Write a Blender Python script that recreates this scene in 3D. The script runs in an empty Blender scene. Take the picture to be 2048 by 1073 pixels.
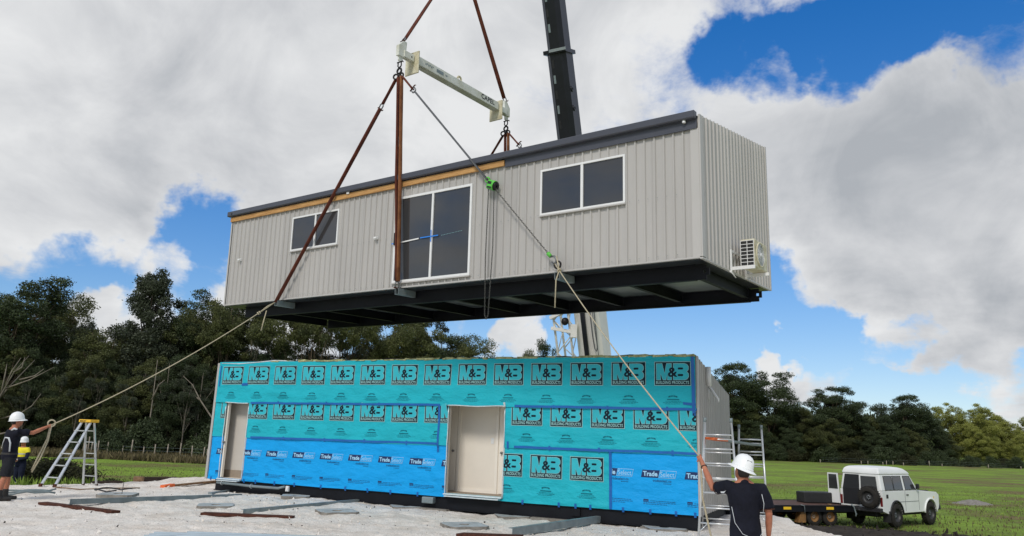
import bpy, bmesh, math, random
import numpy as np
from mathutils import Vector, Matrix, Euler
random.seed(7); RNG = np.random.default_rng(7)
S = bpy.context.scene; COL = S.collection
rad = math.radians

# ------------------------------------------------------------------ camera
F_PX, PITCH, ROLL, HC = 1489.27, 0.2206, 0.0342, 1.8
cam = bpy.data.cameras.new('camera'); cam.sensor_width = 36; cam.lens = F_PX/2048*36; cam.clip_end = 9000; cam.clip_start = .05
CAM = bpy.data.objects.new('camera', cam); COL.objects.link(CAM); S.camera = CAM
fw = Vector((0, math.cos(PITCH), math.sin(PITCH))); rt0 = Vector((1, 0, 0)); up0 = rt0.cross(fw)
RT = rt0*math.cos(ROLL) + up0*math.sin(ROLL); UP = up0*math.cos(ROLL) - rt0*math.sin(ROLL)
CAM.matrix_world = Matrix(((RT.x, UP.x, -fw.x, 0), (RT.y, UP.y, -fw.y, 0), (RT.z, UP.z, -fw.z, HC), (0, 0, 0, 1)))
CP = Vector((0, 0, HC))
def ray(px, py): return fw + RT*((px-1024)/F_PX) - UP*((py-536.5)/F_PX)
def at(px, py, Y):                       # point of the place seen at a photo pixel, Y metres ahead
    d = ray(px, py); return CP + d*(Y/d.y)
def gnd(px, py, z=0.0):                  # the same on a level surface
    d = ray(px, py); return CP + d*((z-HC)/d.z)

# ------------------------------------------------------------------ light
SUN = Vector((-0.30, -0.75, 0.68)).normalized()
SUN_EL = math.asin(SUN.z); SUN_AZ = math.atan2(SUN.x, SUN.y)
W = bpy.data.worlds.new('World'); S.world = W; W.use_nodes = True
nt = W.node_tree; N = nt.nodes; LK = nt.links
for n in list(N): N.remove(n)
def nd(t, **kw):
    n = N.new(t)
    for k, v in kw.items(): setattr(n, k, v)
    return n
def val(n, *ins):
    for i, v in enumerate(ins):
        if v is None: continue
        if hasattr(v, 'links') or isinstance(v, bpy.types.NodeSocket): LK.new(v, n.inputs[i])
        else: n.inputs[i].default_value = v
    return n.outputs[0]
def M_(op, *a, clamp=False):
    n = nd('ShaderNodeMath', operation=op); n.use_clamp = clamp; return val(n, *a)
def VM(op, *a, out=0):
    n = nd('ShaderNodeVectorMath', operation=op); val(n, *a); return n.outputs[out]
sky = nd('ShaderNodeTexSky', sky_type='NISHITA', sun_disc=False, sun_elevation=SUN_EL, sun_rotation=SUN_AZ,
         altitude=0, air_density=1.0, dust_density=.05, ozone_density=3.0)
tc = nd('ShaderNodeTexCoord'); DIR = VM('NORMALIZE', tc.outputs['Generated'])
sx = nd('ShaderNodeSeparateXYZ'); LK.new(DIR, sx.inputs[0])
zc = M_('ADD', M_('MAXIMUM', sx.outputs[2], 0.0), .16)
cb = nd('ShaderNodeCombineXYZ'); LK.new(M_('DIVIDE', sx.outputs[0], zc), cb.inputs[0]); LK.new(M_('DIVIDE', sx.outputs[1], zc), cb.inputs[1])
PL = cb.outputs[0]
def noise(vec, scale, detail, rough=.55, dist=0.0, off=(0, 0, 0)):
    n = nd('ShaderNodeTexNoise'); n.inputs['Scale'].default_value = scale; n.inputs['Detail'].default_value = detail
    n.inputs['Roughness'].default_value = rough; n.inputs['Distortion'].default_value = dist
    LK.new(VM('ADD', vec, off), n.inputs['Vector']); return n.outputs['Fac']
big = noise(PL, .75, 3, .5, .3, (3.1, 1.7, 0)); fine = noise(PL, 2.4, 12, .66, .4, (8.3, 2.2, 0)); billow = noise(DIR, 6.5, 10, .64, .7, (.4, .1, 2.0))
cov = M_('ADD', M_('MULTIPLY', big, .16), M_('ADD', M_('MULTIPLY', fine, .42), M_('MULTIPLY', billow, .42)))
cov = M_('ADD', cov, .05)
wn = nd('ShaderNodeTexNoise'); wn.inputs['Scale'].default_value = 5.0; wn.inputs['Detail'].default_value = 6; wn.inputs['Roughness'].default_value = .6; LK.new(DIR, wn.inputs['Vector'])
WDIR = VM('NORMALIZE', VM('ADD', DIR, VM('MULTIPLY', VM('SUBTRACT', wn.outputs['Color'], (.5, .5, .5)), (.26, .26, .22))))
# broad openings and banks of the cloud deck: (direction seen in the photo, inner and outer cosine, cover added)
lobes = [((1740, 55), .9935, .9994, -.33), ((1530, 130), .9978, .9998, -.13), ((1960, 100), .9980, .9998, -.10),
         ((1300, 690), .987, .9985, -.30), ((1560, 690), .990, .9988, -.34), ((1840, 790), .988, .9990, -.42), ((1130, 660), .991, .999, -.22),
         ((370, 500), .9958, .9997, -.34), ((120, 590), .9962, .9998, -.32), ((800, 690), .990, .999, -.18),
         ((600, 150), .90, .985, .18), ((60, 430), .990, .9985, .14), ((310, 560), .9988, .9999, .20), ((1700, 330), .980, .998, .24), ((1620, 470), .9930, .9988, .22), ((1950, 400), .985, .998, .22),
         ((1920, 570), .9955, .9993, .26), ((1300, 90), .992, .999, .10), ((1065, 680), .9988, .9999, .42), ((1668, 735), .9985, .99985, .62), ((1560, 715), .9990, .9999, .50), ((1800, 690), .9988, .9999, .34), ((1900, 730), .9985, .9998, .30), ((165, 630), .9985, .9998, .42), ((2000, 848), .9980, .9998, .46), ((1980, 660), .9975, .9995, .22)]
for (px, py), a, b, w in lobes:
    w = w-.045 if w < 0 else w
    d = ray(px, py).normalized()
    dt = VM('DOT_PRODUCT', WDIR, tuple(d), out=1)
    mr = nd('ShaderNodeMapRange', interpolation_type='SMOOTHSTEP'); LK.new(dt, mr.inputs[0])
    for i, v in zip((1, 2, 3, 4), (a, b, 0, w)): mr.inputs[i].default_value = v
    cov = M_('ADD', cov, mr.outputs[0])
mask = nd('ShaderNodeMapRange', interpolation_type='SMOOTHSTEP'); LK.new(cov, mask.inputs[0])
mask.inputs[1].default_value = .40; mask.inputs[2].default_value = .63
shade_n = noise(PL, 1.3, 6, .55, .3, (1.2, 6.6, .4)); shade_b = noise(DIR, 6.0, 8, .58, .7, (2.2, .3, 1.0))
sh = M_('ADD', M_('MULTIPLY', shade_n, .5), M_('MULTIPLY', shade_b, .5))
thick = nd('ShaderNodeMapRange'); LK.new(cov, thick.inputs[0]); thick.inputs[1].default_value = .45; thick.inputs[2].default_value = 1.0; thick.inputs[3].default_value = .08; thick.inputs[4].default_value = -.03
sh = M_('ADD', sh, thick.outputs[0])
cr = nd('ShaderNodeValToRGB'); LK.new(sh, cr.inputs[0])
e = cr.color_ramp.elements; e[0].position = .34; e[0].color = (.42, .445, .48, 1); e[1].position = .64; e[1].color = (.80, .81, .82, 1)
m = e.new(.48); m.color = (.60, .615, .64, 1)
cmul = VM('SCALE', cr.outputs[0]); cmul.node.inputs['Scale'].default_value = 7.7
hs = nd('ShaderNodeHueSaturation'); LK.new(VM('DIVIDE', sky.outputs[0], VM('ADD', VM('MULTIPLY', sky.outputs[0], (.13, .105, .085)), (1, 1, 1))), hs.inputs['Color']); hs.inputs['Saturation'].default_value = 1.46; hs.inputs['Value'].default_value = 1.42; hs.inputs['Hue'].default_value = .512
mx = nd('ShaderNodeMix', data_type='RGBA'); LK.new(mask.outputs[0], mx.inputs[0]); LK.new(hs.outputs[0], mx.inputs[6]); LK.new(cmul, mx.inputs[7])
bg = nd('ShaderNodeBackground'); bg.inputs['Strength'].default_value = .10; LK.new(mx.outputs[2], bg.inputs[0])
wo = nd('ShaderNodeOutputWorld'); LK.new(bg.outputs[0], wo.inputs[0])

sl = bpy.data.lights.new('sun', 'SUN'); sl.energy = 1.5; sl.angle = rad(14); sl.color = (1, .95, .88)
so = bpy.data.objects.new('sun', sl); COL.objects.link(so); so.rotation_euler = (-SUN).to_track_quat('-Z', 'Y').to_euler(); so.location = SUN*60
S.view_settings.view_transform = 'Standard'; S.view_settings.look = 'None'; S.view_settings.gamma = 1; S.view_settings.use_curve_mapping = False
S.view_settings.exposure = 0.38

# ------------------------------------------------------------------ materials
def lin(r, g, b):
    f = lambda c: (c/255/12.92) if c/255 <= .04045 else ((c/255+.055)/1.055)**2.4
    return (f(r), f(g), f(b))
def mat(name, col, rough=.6, metal=0.0, var=.12, vscale=3.0, bump=0.0, bscale=30.0, bdist=.02, spec=.5, col2=None, detail=6, stretch=(1, 1, 1), trans=0.0, island=0.0, objrand=0.0):
    m = bpy.data.materials.new(name); m.use_nodes = True; t = m.node_tree; n = t.nodes; l = t.links
    p = n['Principled BSDF']; p.inputs['Roughness'].default_value = rough; p.inputs['Metallic'].default_value = metal; p.inputs['Specular IOR Level'].default_value = spec
    c = n.new('ShaderNodeTexCoord'); mp = n.new('ShaderNodeMapping'); mp.inputs['Scale'].default_value = stretch; l.new(c.outputs['Object'], mp.inputs[0])
    nz = n.new('ShaderNodeTexNoise'); nz.inputs['Scale'].default_value = vscale; nz.inputs['Detail'].default_value = detail; nz.inputs['Roughness'].default_value = .6
    l.new(mp.outputs[0], nz.inputs['Vector'])
    rp = n.new('ShaderNodeValToRGB'); l.new(nz.outputs[0], rp.inputs[0]); e = rp.color_ramp.elements; e[0].position = .3; e[1].position = .7
    if col2 is None: a = tuple(x*(1-var) for x in col); b = tuple(min(1, x*(1+var)) for x in col)
    else: a, b = col2, col
    e[0].color = (*a, 1); e[1].color = (*b, 1); out = rp.outputs[0]
    if island:
        g = n.new('ShaderNodeNewGeometry'); h = n.new('ShaderNodeHueSaturation'); mr = n.new('ShaderNodeMapRange')
        l.new(g.outputs['Random Per Island'], mr.inputs[0]); mr.inputs[3].default_value = 1-island; mr.inputs[4].default_value = 1+island
        l.new(mr.outputs[0], h.inputs['Value']); l.new(out, h.inputs['Color']); out = h.outputs[0]
    if objrand:
        oi = n.new('ShaderNodeObjectInfo'); h = n.new('ShaderNodeHueSaturation'); mr = n.new('ShaderNodeMapRange'); l.new(oi.outputs['Random'], mr.inputs[0]); mr.inputs[3].default_value = 1-objrand; mr.inputs[4].default_value = 1+objrand
        l.new(mr.outputs[0], h.inputs['Value']); l.new(out, h.inputs['Color']); out = h.outputs[0]
    l.new(out, p.inputs['Base Color'])
    if bump:
        nb = n.new('ShaderNodeTexNoise'); nb.inputs['Scale'].default_value = bscale; nb.inputs['Detail'].default_value = 5; l.new(mp.outputs[0], nb.inputs['Vector'])
        bp = n.new('ShaderNodeBump'); bp.inputs['Strength'].default_value = bump; bp.inputs['Distance'].default_value = bdist; l.new(nb.outputs[0], bp.inputs['Height']); l.new(bp.outputs[0], p.inputs['Normal'])
    if trans:
        tr = n.new('ShaderNodeBsdfTranslucent'); l.new(out, tr.inputs[0]); ms = n.new('ShaderNodeMixShader'); ms.inputs[0].default_value = trans
        l.new(p.outputs[0], ms.inputs[1]); l.new(tr.outputs[0], ms.inputs[2]); l.new(ms.outputs[0], n['Material Output'].inputs[0])
    return m
K = {}
def mk(k, *a, **kw): K[k] = mat(k, *a, **kw)
mk('sand', (.76, .72, .675), .95, var=.1, col2=(.60, .55, .50), vscale=1.6, bump=.7, bscale=26, spec=.15, detail=10)
mk('soil', (.055, .045, .037), .95, col2=(.02, .017, .015), vscale=2.5, bump=.8, bscale=9, spec=.2)
mk('grey_clad', lin(177, 174, 169), .42, var=.055, vscale=1.1, stretch=(1, 1, .3), bump=.12, bscale=2.2, objrand=.035)
mk('grey_flash', lin(184, 181, 176), .4, var=.03, vscale=1.2)
mk('gutter', lin(72, 74, 82), .38, var=.07, vscale=2)
mk('timber', lin(205, 160, 100), .7, col2=lin(165, 118, 66), vscale=5, stretch=(.6, 6, 6), bump=.2, bscale=14)
mk('white_frame', lin(228, 228, 226), .35, var=.03)
mk('glass', (.042, .043, .045), .03, var=.15, vscale=.4, spec=.75)
mk('black_steel', (.006, .007, .010), .55, var=.3, vscale=2, spec=.22)
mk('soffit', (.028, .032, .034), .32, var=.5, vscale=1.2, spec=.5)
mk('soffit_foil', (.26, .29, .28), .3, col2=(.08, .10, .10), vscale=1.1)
mk('galv', lin(160, 168, 172), .42, metal=.55, var=.12, vscale=6)
mk('galv_dull', lin(128, 140, 142), .55, metal=.25, var=.14, vscale=3, bump=.1)
mk('alu', lin(212, 214, 214), .33, metal=.6, var=.07, vscale=5)
mk('sling', lin(112, 62, 46), .85, col2=lin(78, 42, 34), vscale=4, bump=.3, bscale=60, spec=.2)
mk('sling_tan', lin(142, 96, 62), .85, col2=lin(104, 64, 44), vscale=4, bump=.3, bscale=60, spec=.2)
mk('strap_grey', lin(96, 98, 100), .8, var=.15, vscale=8, spec=.2)
mk('rope', lin(186, 176, 150), .9, var=.18, vscale=30, bump=.6, bscale=90, spec=.1)
mk('chain', lin(92, 92, 88), .4, metal=.8, var=.2, vscale=20)
mk('shackle', lin(120, 122, 122), .4, metal=.7, var=.25, vscale=9)
mk('dark_hook', lin(42, 40, 40), .5, metal=.5, var=.3, vscale=8)
mk('green_paint', lin(92, 190, 70), .45, var=.18, vscale=9)
mk('beam_white', lin(232, 234, 228), .5, col2=lin(186, 184, 162), vscale=2.2)
mk('beam_cream', lin(226, 222, 196), .55, col2=lin(176, 164, 130), vscale=5)
mk('ink', lin(12, 38, 50), .6, var=.1, spec=.2); mk('ink_faint', lin(10, 96, 112), .6, spec=.2); mk('ink_navy', lin(12, 42, 92), .6, var=.1); mk('ink_black', (.012, .012, .014), .5, var=.1)
mk('print_pale', lin(150, 196, 196), .6, var=.06); mk('print_white', lin(160, 206, 234), .6, var=.05); mk('print_teal', lin(56, 180, 194), .55, spec=.2, var=.05, vscale=4)
mk('wrap_teal', lin(34, 176, 192), .55, spec=.2, var=.07, vscale=1.4, bump=1.0, bscale=3.2, bdist=.07, stretch=(.7, 1, 1.5))
mk('wrap_blue', lin(18, 160, 230), .55, spec=.2, var=.05, vscale=1.2, bump=1.0, bscale=2.8, bdist=.07, stretch=(.7, 1, 1.5))
mk('tape', lin(10, 96, 172), .4, var=.1, vscale=6); mk('tape_light', lin(40, 130, 225), .45, var=.08)
mk('foil_edge', lin(216, 226, 228), .35, metal=.3, var=.15, vscale=8, bump=.4, bscale=20)
mk('insul', lin(206, 206, 160), .95, col2=lin(120, 122, 80), vscale=9, bump=.8, bscale=40, spec=.1)
mk('plaster', lin(230, 222, 208), .7, var=.03, vscale=2); mk('door_paint', lin(236, 229, 216), .5, var=.03); mk('skirt', lin(150, 136, 120), .7, var=.1)
mk('panel_grey', lin(196, 190, 180), .6, var=.03)
mk('concrete', lin(186, 194, 196), .85, col2=lin(150, 154, 152), vscale=5, bump=.35, bscale=50, spec=.2)
mk('concrete_side', lin(150, 146, 138), .9, col2=lin(112, 106, 98), vscale=7, bump=.5, bscale=40, spec=.2)
mk('steel_grey', lin(140, 150, 150), .5, metal=.15, col2=lin(106, 116, 118), vscale=3)
mk('rust', lin(96, 58, 44), .85, col2=lin(56, 34, 28), vscale=6, bump=.4, bscale=30, stretch=(1, 5, 5), spec=.2)
mk('sheet_steel', lin(140, 156, 166), .5, metal=.1, var=.1, vscale=2); mk('orange', lin(228, 108, 50), .6, var=.12)
mk('log', lin(150, 120, 88), .9, col2=lin(96, 70, 48), vscale=8, bump=.5, bscale=30); mk('sleeper', lin(62, 48, 38), .9, col2=lin(34, 26, 22), vscale=5, bump=.5)
mk('yellow', lin(236, 186, 44), .5, var=.08); mk('red_deck', lin(92, 62, 50), .8, col2=lin(60, 40, 34), vscale=5)
mk('boom_dark', (.010, .011, .016), .36, var=.3, vscale=1.5, spec=.35); mk('boom_white', lin(232, 230, 222), .45, var=.07, vscale=1.5)
mk('car_white', lin(232, 233, 230), .28, var=.05, vscale=1.5); mk('plastic', (.016, .016, .017), .6, var=.3, vscale=6); mk('rubber', (.020, .019, .018), .88, col2=(.04, .036, .030), vscale=7, bump=.4, bscale=30, spec=.2)
mk('rim_dark', (.05, .05, .05), .5, metal=.4); mk('rim_tan', lin(160, 118, 62), .7, col2=lin(100, 70, 42), vscale=6)
mk('tail_red', (.16, .012, .012), .3); mk('amber', lin(240, 196, 40), .4, var=.06)
mk('skin', lin(190, 128, 98), .55, col2=lin(160, 98, 74), vscale=7, spec=.35); mk('hair', (.018, .013, .010), .6, var=.4, vscale=20)
mk('navy_shirt', (.0075, .0085, .016), .8, var=.35, vscale=7, bump=.5, bscale=16, spec=.2); mk('dark_shorts', (.016, .017, .021), .85, var=.3, vscale=8, bump=.5, bscale=18, spec=.2)
mk('grey_shorts', lin(72, 80, 94), .85, var=.2, vscale=8, bump=.4, bscale=18, spec=.2); mk('boot', (.018, .016, .014), .6, var=.4, vscale=12, bump=.3)
mk('hat', lin(240, 242, 240), .35, var=.02); mk('piping', lin(200, 204, 206), .6, var=.05); mk('hivis', lin(236, 222, 40), .7, var=.08, vscale=8, bump=.4, bscale=20)
mk('navy_work', (.012, .016, .034), .85, var=.3, vscale=8, bump=.4, bscale=20, spec=.2); mk('glove', lin(205, 200, 185), .8, var=.1); mk('silver_tape', lin(200, 204, 204), .4, metal=.2)
mk('eye', (.01, .01, .01), .2); mk('trunk', lin(122, 108, 92), .9, col2=lin(64, 54, 45), vscale=1.5, stretch=(3, 3, .6), bump=.5, bscale=6, spec=.15)
mk('trunk_dark', lin(76, 66, 56), .9, col2=lin(40, 34, 30), vscale=1.5, stretch=(3, 3, .6), bump=.5, bscale=6, spec=.15)
mk('dead_wood', lin(150, 142, 128), .9, col2=lin(104, 96, 86), vscale=2, spec=.15)
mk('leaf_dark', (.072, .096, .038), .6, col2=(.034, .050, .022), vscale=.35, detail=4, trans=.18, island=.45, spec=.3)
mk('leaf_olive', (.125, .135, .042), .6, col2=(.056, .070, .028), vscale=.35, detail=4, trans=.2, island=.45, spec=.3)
mk('leaf_sun_tint', (.36, .37, .085), .6, col2=(.19, .21, .055), vscale=.3, detail=4, trans=.25, island=.4, spec=.3)  # sunlight on the far-right crowns is put into this lighter leaf colour
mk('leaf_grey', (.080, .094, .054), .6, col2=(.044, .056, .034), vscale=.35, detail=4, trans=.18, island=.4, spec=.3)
mk('scrub', (.060, .062, .026), .8, col2=(.03, .034, .016), vscale=.8, trans=.15, island=.5, spec=.2)
mk('blade', (.25, .35, .060), .7, col2=(.17, .25, .050), vscale=.25, trans=.25, island=.4, spec=.2)
mk('blade_dry', (.17, .14, .07), .8, col2=(.09, .075, .038), vscale=.4, trans=.15, island=.4, spec=.2)
mk('post_wood', lin(176, 166, 148), .9, col2=lin(120, 110, 98), vscale=6)
def sand_mat():
    m = bpy.data.materials.new('sand'); m.use_nodes = True; n = m.node_tree.nodes; l = m.node_tree.links; p = n['Principled BSDF']; p.inputs['Roughness'].default_value = .95; p.inputs['Specular IOR Level'].default_value = .12
    c = n.new('ShaderNodeTexCoord')
    def nz(s_, d): x = n.new('ShaderNodeTexNoise'); x.inputs['Scale'].default_value = s_; x.inputs['Detail'].default_value = d; x.inputs['Roughness'].default_value = .62; l.new(c.outputs['Object'], x.inputs['Vector']); return x.outputs[0]
    def ramp(f, a, ca, b, cb_): r = n.new('ShaderNodeValToRGB'); l.new(f, r.inputs[0]); e = r.color_ramp.elements; e[0].position = a; e[0].color = (*ca, 1); e[1].position = b; e[1].color = (*cb_, 1); return r.outputs[0]
    base = ramp(nz(1.1, 8), .36, (.72, .655, .575), .58, (.85, .805, .735)); grit = ramp(nz(40, 8), .32, (.62, .59, .56), .50, (1.0, 1.0, 1.0)); spk = ramp(nz(17, 4), .28, (.40, .35, .30), .33, (1, 1, 1))
    def mul(a, b): x = n.new('ShaderNodeMix'); x.data_type = 'RGBA'; x.blend_type = 'MULTIPLY'; x.inputs[0].default_value = 1; l.new(a, x.inputs[6]); l.new(b, x.inputs[7]); return x.outputs[2]
    l.new(mul(mul(base, grit), spk), p.inputs['Base Color'])
    prev = None
    for s_, d, st, ds in ((5, 5, .6, .04), (20, 5, .6, .02), (80, 4, .5, .008)):
        b = n.new('ShaderNodeBump'); b.inputs['Strength'].default_value = st; b.inputs['Distance'].default_value = ds; l.new(nz(s_, d), b.inputs['Height'])
        if prev: l.new(prev, b.inputs['Normal'])
        prev = b.outputs[0]
    l.new(prev, p.inputs['Normal']); return m
K['sand'] = sand_mat()
# grass sheet: green with browner, older patches
def grass_mat():
    m = bpy.data.materials.new('grass'); m.use_nodes = True; n = m.node_tree.nodes; l = m.node_tree.links; p = n['Principled BSDF']
    p.inputs['Roughness'].default_value = .95; p.inputs['Specular IOR Level'].default_value = .1
    c = n.new('ShaderNodeTexCoord')
    def nz(s, d, st=(1, 1, 1)):
        mp = n.new('ShaderNodeMapping'); mp.inputs['Scale'].default_value = st; l.new(c.outputs['Object'], mp.inputs[0])
        x = n.new('ShaderNodeTexNoise'); x.inputs['Scale'].default_value = s; x.inputs['Detail'].default_value = d; x.inputs['Roughness'].default_value = .65; l.new(mp.outputs[0], x.inputs['Vector']); return x.outputs[0]
    r1 = n.new('ShaderNodeValToRGB'); l.new(nz(.22, 8, (.5, 1, 1)), r1.inputs[0]); e = r1.color_ramp.elements
    e[0].position = .38; e[0].color = (.18, .14, .068, 1); e[1].position = .58; e[1].color = (.22, .33, .050, 1); k = e.new(.46); k.color = (.165, .225, .048, 1)
    r2 = n.new('ShaderNodeValToRGB'); l.new(nz(3.0, 8), r2.inputs[0]); e = r2.color_ramp.elements; e[0].position = .3; e[0].color = (.65, .65, .65, 1); e[1].position = .7; e[1].color = (1.25, 1.25, 1.25, 1)
    mx = n.new('ShaderNodeMix'); mx.data_type = 'RGBA'; mx.blend_type = 'MULTIPLY'; mx.inputs[0].default_value = 1; l.new(r1.outputs[0], mx.inputs[6]); l.new(r2.outputs[0], mx.inputs[7])
    l.new(mx.outputs[2], p.inputs['Base Color'])
    b = n.new('ShaderNodeBump'); b.inputs['Strength'].default_value = .8; b.inputs['Distance'].default_value = .12; l.new(nz(5, 6), b.inputs['Height']); l.new(b.outputs[0], p.inputs['Normal'])
    return m
K['grass'] = grass_mat()

# ------------------------------------------------------------------ helpers
def tag(o, label=None, cat=None, group=None, kind=None):
    if label: o['label'] = label
    if cat: o['category'] = cat
    if group: o['group'] = group
    if kind: o['kind'] = kind
    return o
def empty(name, matrix, label=None, cat=None, group=None):
    o = bpy.data.objects.new(name, None); COL.objects.link(o); o.matrix_world = matrix; o.empty_display_size = .2
    return tag(o, label, cat, group)
def T(x, y, z=0, rz=0, rx=0, ry=0, s=1.0):
    return Matrix.Translation((x, y, z)) @ Euler((rx, ry, rz)).to_matrix().to_4x4() @ Matrix.Scale(s, 4)
class MB:
    def __init__(s): s.v = []; s.f = []; s.m = []; s.cur = 0; s.sm = []; s.smooth = False
    def add(s, vs, fs):
        b = len(s.v); s.v += [tuple(x) for x in vs]; s.f += [tuple(i+b for i in f) for f in fs]; s.m += [s.cur]*len(fs); s.sm += [s.smooth]*len(fs); return s
    def box(s, lo, hi, R=None, c=None, bev=0):
        x0, y0, z0 = lo; x1, y1, z1 = hi
        if bev:
            b = min(bev, (x1-x0)*.45, (y1-y0)*.45, (z1-z0)*.45); bm = bmesh.new(); bmesh.ops.create_cube(bm, size=1)
            for v in bm.verts: v.co = Vector(((x0+x1)/2+v.co.x*(x1-x0), (y0+y1)/2+v.co.y*(y1-y0), (z0+z1)/2+v.co.z*(z1-z0)))
            bmesh.ops.bevel(bm, geom=bm.edges[:], offset=b, segments=2, affect='EDGES', profile=.5)
            bm.verts.index_update(); vs = [v.co.copy() for v in bm.verts]; fs = [[v.index for v in f.verts] for f in bm.faces]; bm.free()
        else:
            vs = [Vector(p) for p in ((x0, y0, z0), (x1, y0, z0), (x1, y1, z0), (x0, y1, z0), (x0, y0, z1), (x1, y0, z1), (x1, y1, z1), (x0, y1, z1))]
            fs = [(0, 3, 2, 1), (4, 5, 6, 7), (0, 1, 5, 4), (1, 2, 6, 5), (2, 3, 7, 6), (3, 0, 4, 7)]
        if R is not None: vs = [R @ v for v in vs]
        return s.add(vs, fs)
    def tube(s, pts, r, n=8, cap=True, flat=1.0, ref=None):
        pts = [Vector(p) for p in pts]; k = len(pts); rs = [r]*k if isinstance(r, (int, float)) else list(r)
        vs = []; u = None
        for i, p in enumerate(pts):
            d = (pts[min(i+1, k-1)]-pts[max(i-1, 0)]).normalized()
            if u is None: u = d.cross(Vector(ref) if ref else (Vector((0, 0, 1)) if abs(d.z) < .9 else Vector((1, 0, 0)))).normalized()
            else: u = (u - d*u.dot(d)).normalized()
            w = d.cross(u)
            for j in range(n):
                a = 2*math.pi*j/n; vs.append(p + (u*math.cos(a)*rs[i] + w*math.sin(a)*rs[i]*flat))
        fs = [(i*n+j, i*n+(j+1) % n, (i+1)*n+(j+1) % n, (i+1)*n+j) for i in range(k-1) for j in range(n)]
        if cap: fs += [tuple(range(n-1, -1, -1)), tuple((k-1)*n+j for j in range(n))]
        o = s.smooth; s.smooth = True; s.add(vs, fs); s.smooth = o; return s
    def bar(s, a, b, w, h, ref=(0, 0, 1)):             # rectangular bar from a to b
        a = Vector(a); b = Vector(b); d = (b-a).normalized(); r = Vector(ref); x = d.cross(r)
        if x.length < 1e-3: x = d.cross(Vector((1, 0, 0)))
        x.normalize(); y = x.cross(d); vs = []
        for p in (a, b):
            for i, j in ((-1, -1), (1, -1), (1, 1), (-1, 1)): vs.append(p + x*(w/2*i) + y*(h/2*j))
        return s.add(vs, [(3, 2, 1, 0), (4, 5, 6, 7), (0, 1, 5, 4), (1, 2, 6, 5), (2, 3, 7, 6), (3, 0, 4, 7)])
    def prism(s, poly, fn, a, b):                       # extrude a 2-D outline: fn(u, v, w) -> point
        n = len(poly); vs = [fn(u, v, a) for u, v in poly] + [fn(u, v, b) for u, v in poly]
        return s.add(vs, [tuple(range(n-1, -1, -1)), tuple(range(n, 2*n))] + [(i, (i+1) % n, n+(i+1) % n, n+i) for i in range(n)])
    def lathe(s, prof, n=20, M=None):                   # profile [(r, z)] about z
        vs = []; M = M or Matrix()
        for r, z in prof:
            for j in range(n):
                a = 2*math.pi*j/n; vs.append(M @ Vector((r*math.cos(a), r*math.sin(a), z)))
        k = len(prof); fs = [(i*n+j, i*n+(j+1) % n, (i+1)*n+(j+1) % n, (i+1)*n+j) for i in range(k-1) for j in range(n)]
        o = s.smooth; s.smooth = True; s.add(vs, fs); s.smooth = o; return s
    def torus(s, c, ax, R, r, n=14, k=6, arc=(0, 2*math.pi), ref=None):
        ax = Vector(ax).normalized(); u = ax.cross(Vector((0, 0, 1)) if abs(ax.z) < .9 else Vector((1, 0, 0))).normalized()
        if ref: u = (Vector(ref)-ax*ax.dot(Vector(ref))).normalized()
        w = ax.cross(u); full = abs(arc[1]-arc[0]-2*math.pi) < 1e-6
        pts = [Vector(c)+(u*math.cos(arc[0]+(arc[1]-arc[0])*i/n)+w*math.sin(arc[0]+(arc[1]-arc[0])*i/n))*R for i in range(n+1)]
        return s.tube(pts, r, k)
    def build(s, name, mats, parent=None, matrix=None, fixn=True):
        me = bpy.data.meshes.new(name); me.from_pydata(s.v, [], s.f)
        for m in (mats if isinstance(mats, (list, tuple)) else [mats]): me.materials.append(K[m])
        me.polygons.foreach_set('material_index', s.m); me.polygons.foreach_set('use_smooth', s.sm)
        if fixn:
            bm = bmesh.new(); bm.from_mesh(me); bmesh.ops.recalc_face_normals(bm, faces=bm.faces[:]); bm.to_mesh(me); bm.free()
        return link(name, me, parent, matrix)
def link(name, me, parent=None, matrix=None):
    o = bpy.data.objects.new(name, me); COL.objects.link(o)
    if parent is not None: o.parent = parent
    if matrix is not None:
        if parent is not None: o.matrix_local = matrix
        else: o.matrix_world = matrix
    return o
def copy_tree(o, matrix, label=None):
    c = o.copy(); COL.objects.link(c); c.matrix_world = matrix
    if label: c['label'] = label
    for ch in o.children:
        d = ch.copy(); COL.objects.link(d); d.parent = c
        for g in ch.children:
            q = g.copy(); COL.objects.link(q); q.parent = d
    return c
# value noise in numpy
_LAT = {}
def vnoise(x, y, seed=0):
    if seed not in _LAT: _LAT[seed] = np.random.default_rng(seed).random((257, 257))
    r = _LAT[seed]; xi = np.floor(x).astype(int); yi = np.floor(y).astype(int); fx = x-xi; fy = y-yi
    fx = fx*fx*(3-2*fx); fy = fy*fy*(3-2*fy); a = xi % 256; b = yi % 256
    return (r[a, b]*(1-fx)+r[a+1, b]*fx)*(1-fy)+(r[a, b+1]*(1-fx)+r[a+1, b+1]*fx)*fy
def fbm(x, y, sc, oct=4, seed=0):
    v = 0; a = 1; t = 0
    for i in range(oct): v = v+a*(vnoise(x*sc+17*i, y*sc+31*i, seed+i)-.5); t += a; a *= .5; sc *= 2.03
    return v/t*2
def grid_mesh(name, X, Y, Z, mats, parent=None, smooth=True, keep=None):
    ny, nx = X.shape; v = np.stack([X, Y, Z], -1).reshape(-1, 3); i = np.arange(nx*ny).reshape(ny, nx)
    f = np.stack([i[:-1, :-1], i[:-1, 1:], i[1:, 1:], i[1:, :-1]], -1).reshape(-1, 4)
    if keep is not None: f = f[keep.reshape(-1)]
    me = bpy.data.meshes.new(name); me.from_pydata(v.tolist(), [], f.tolist()); me.polygons.foreach_set('use_smooth', [smooth]*len(f)); me.materials.append(K[mats])
    return link(name, me, parent)
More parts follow.
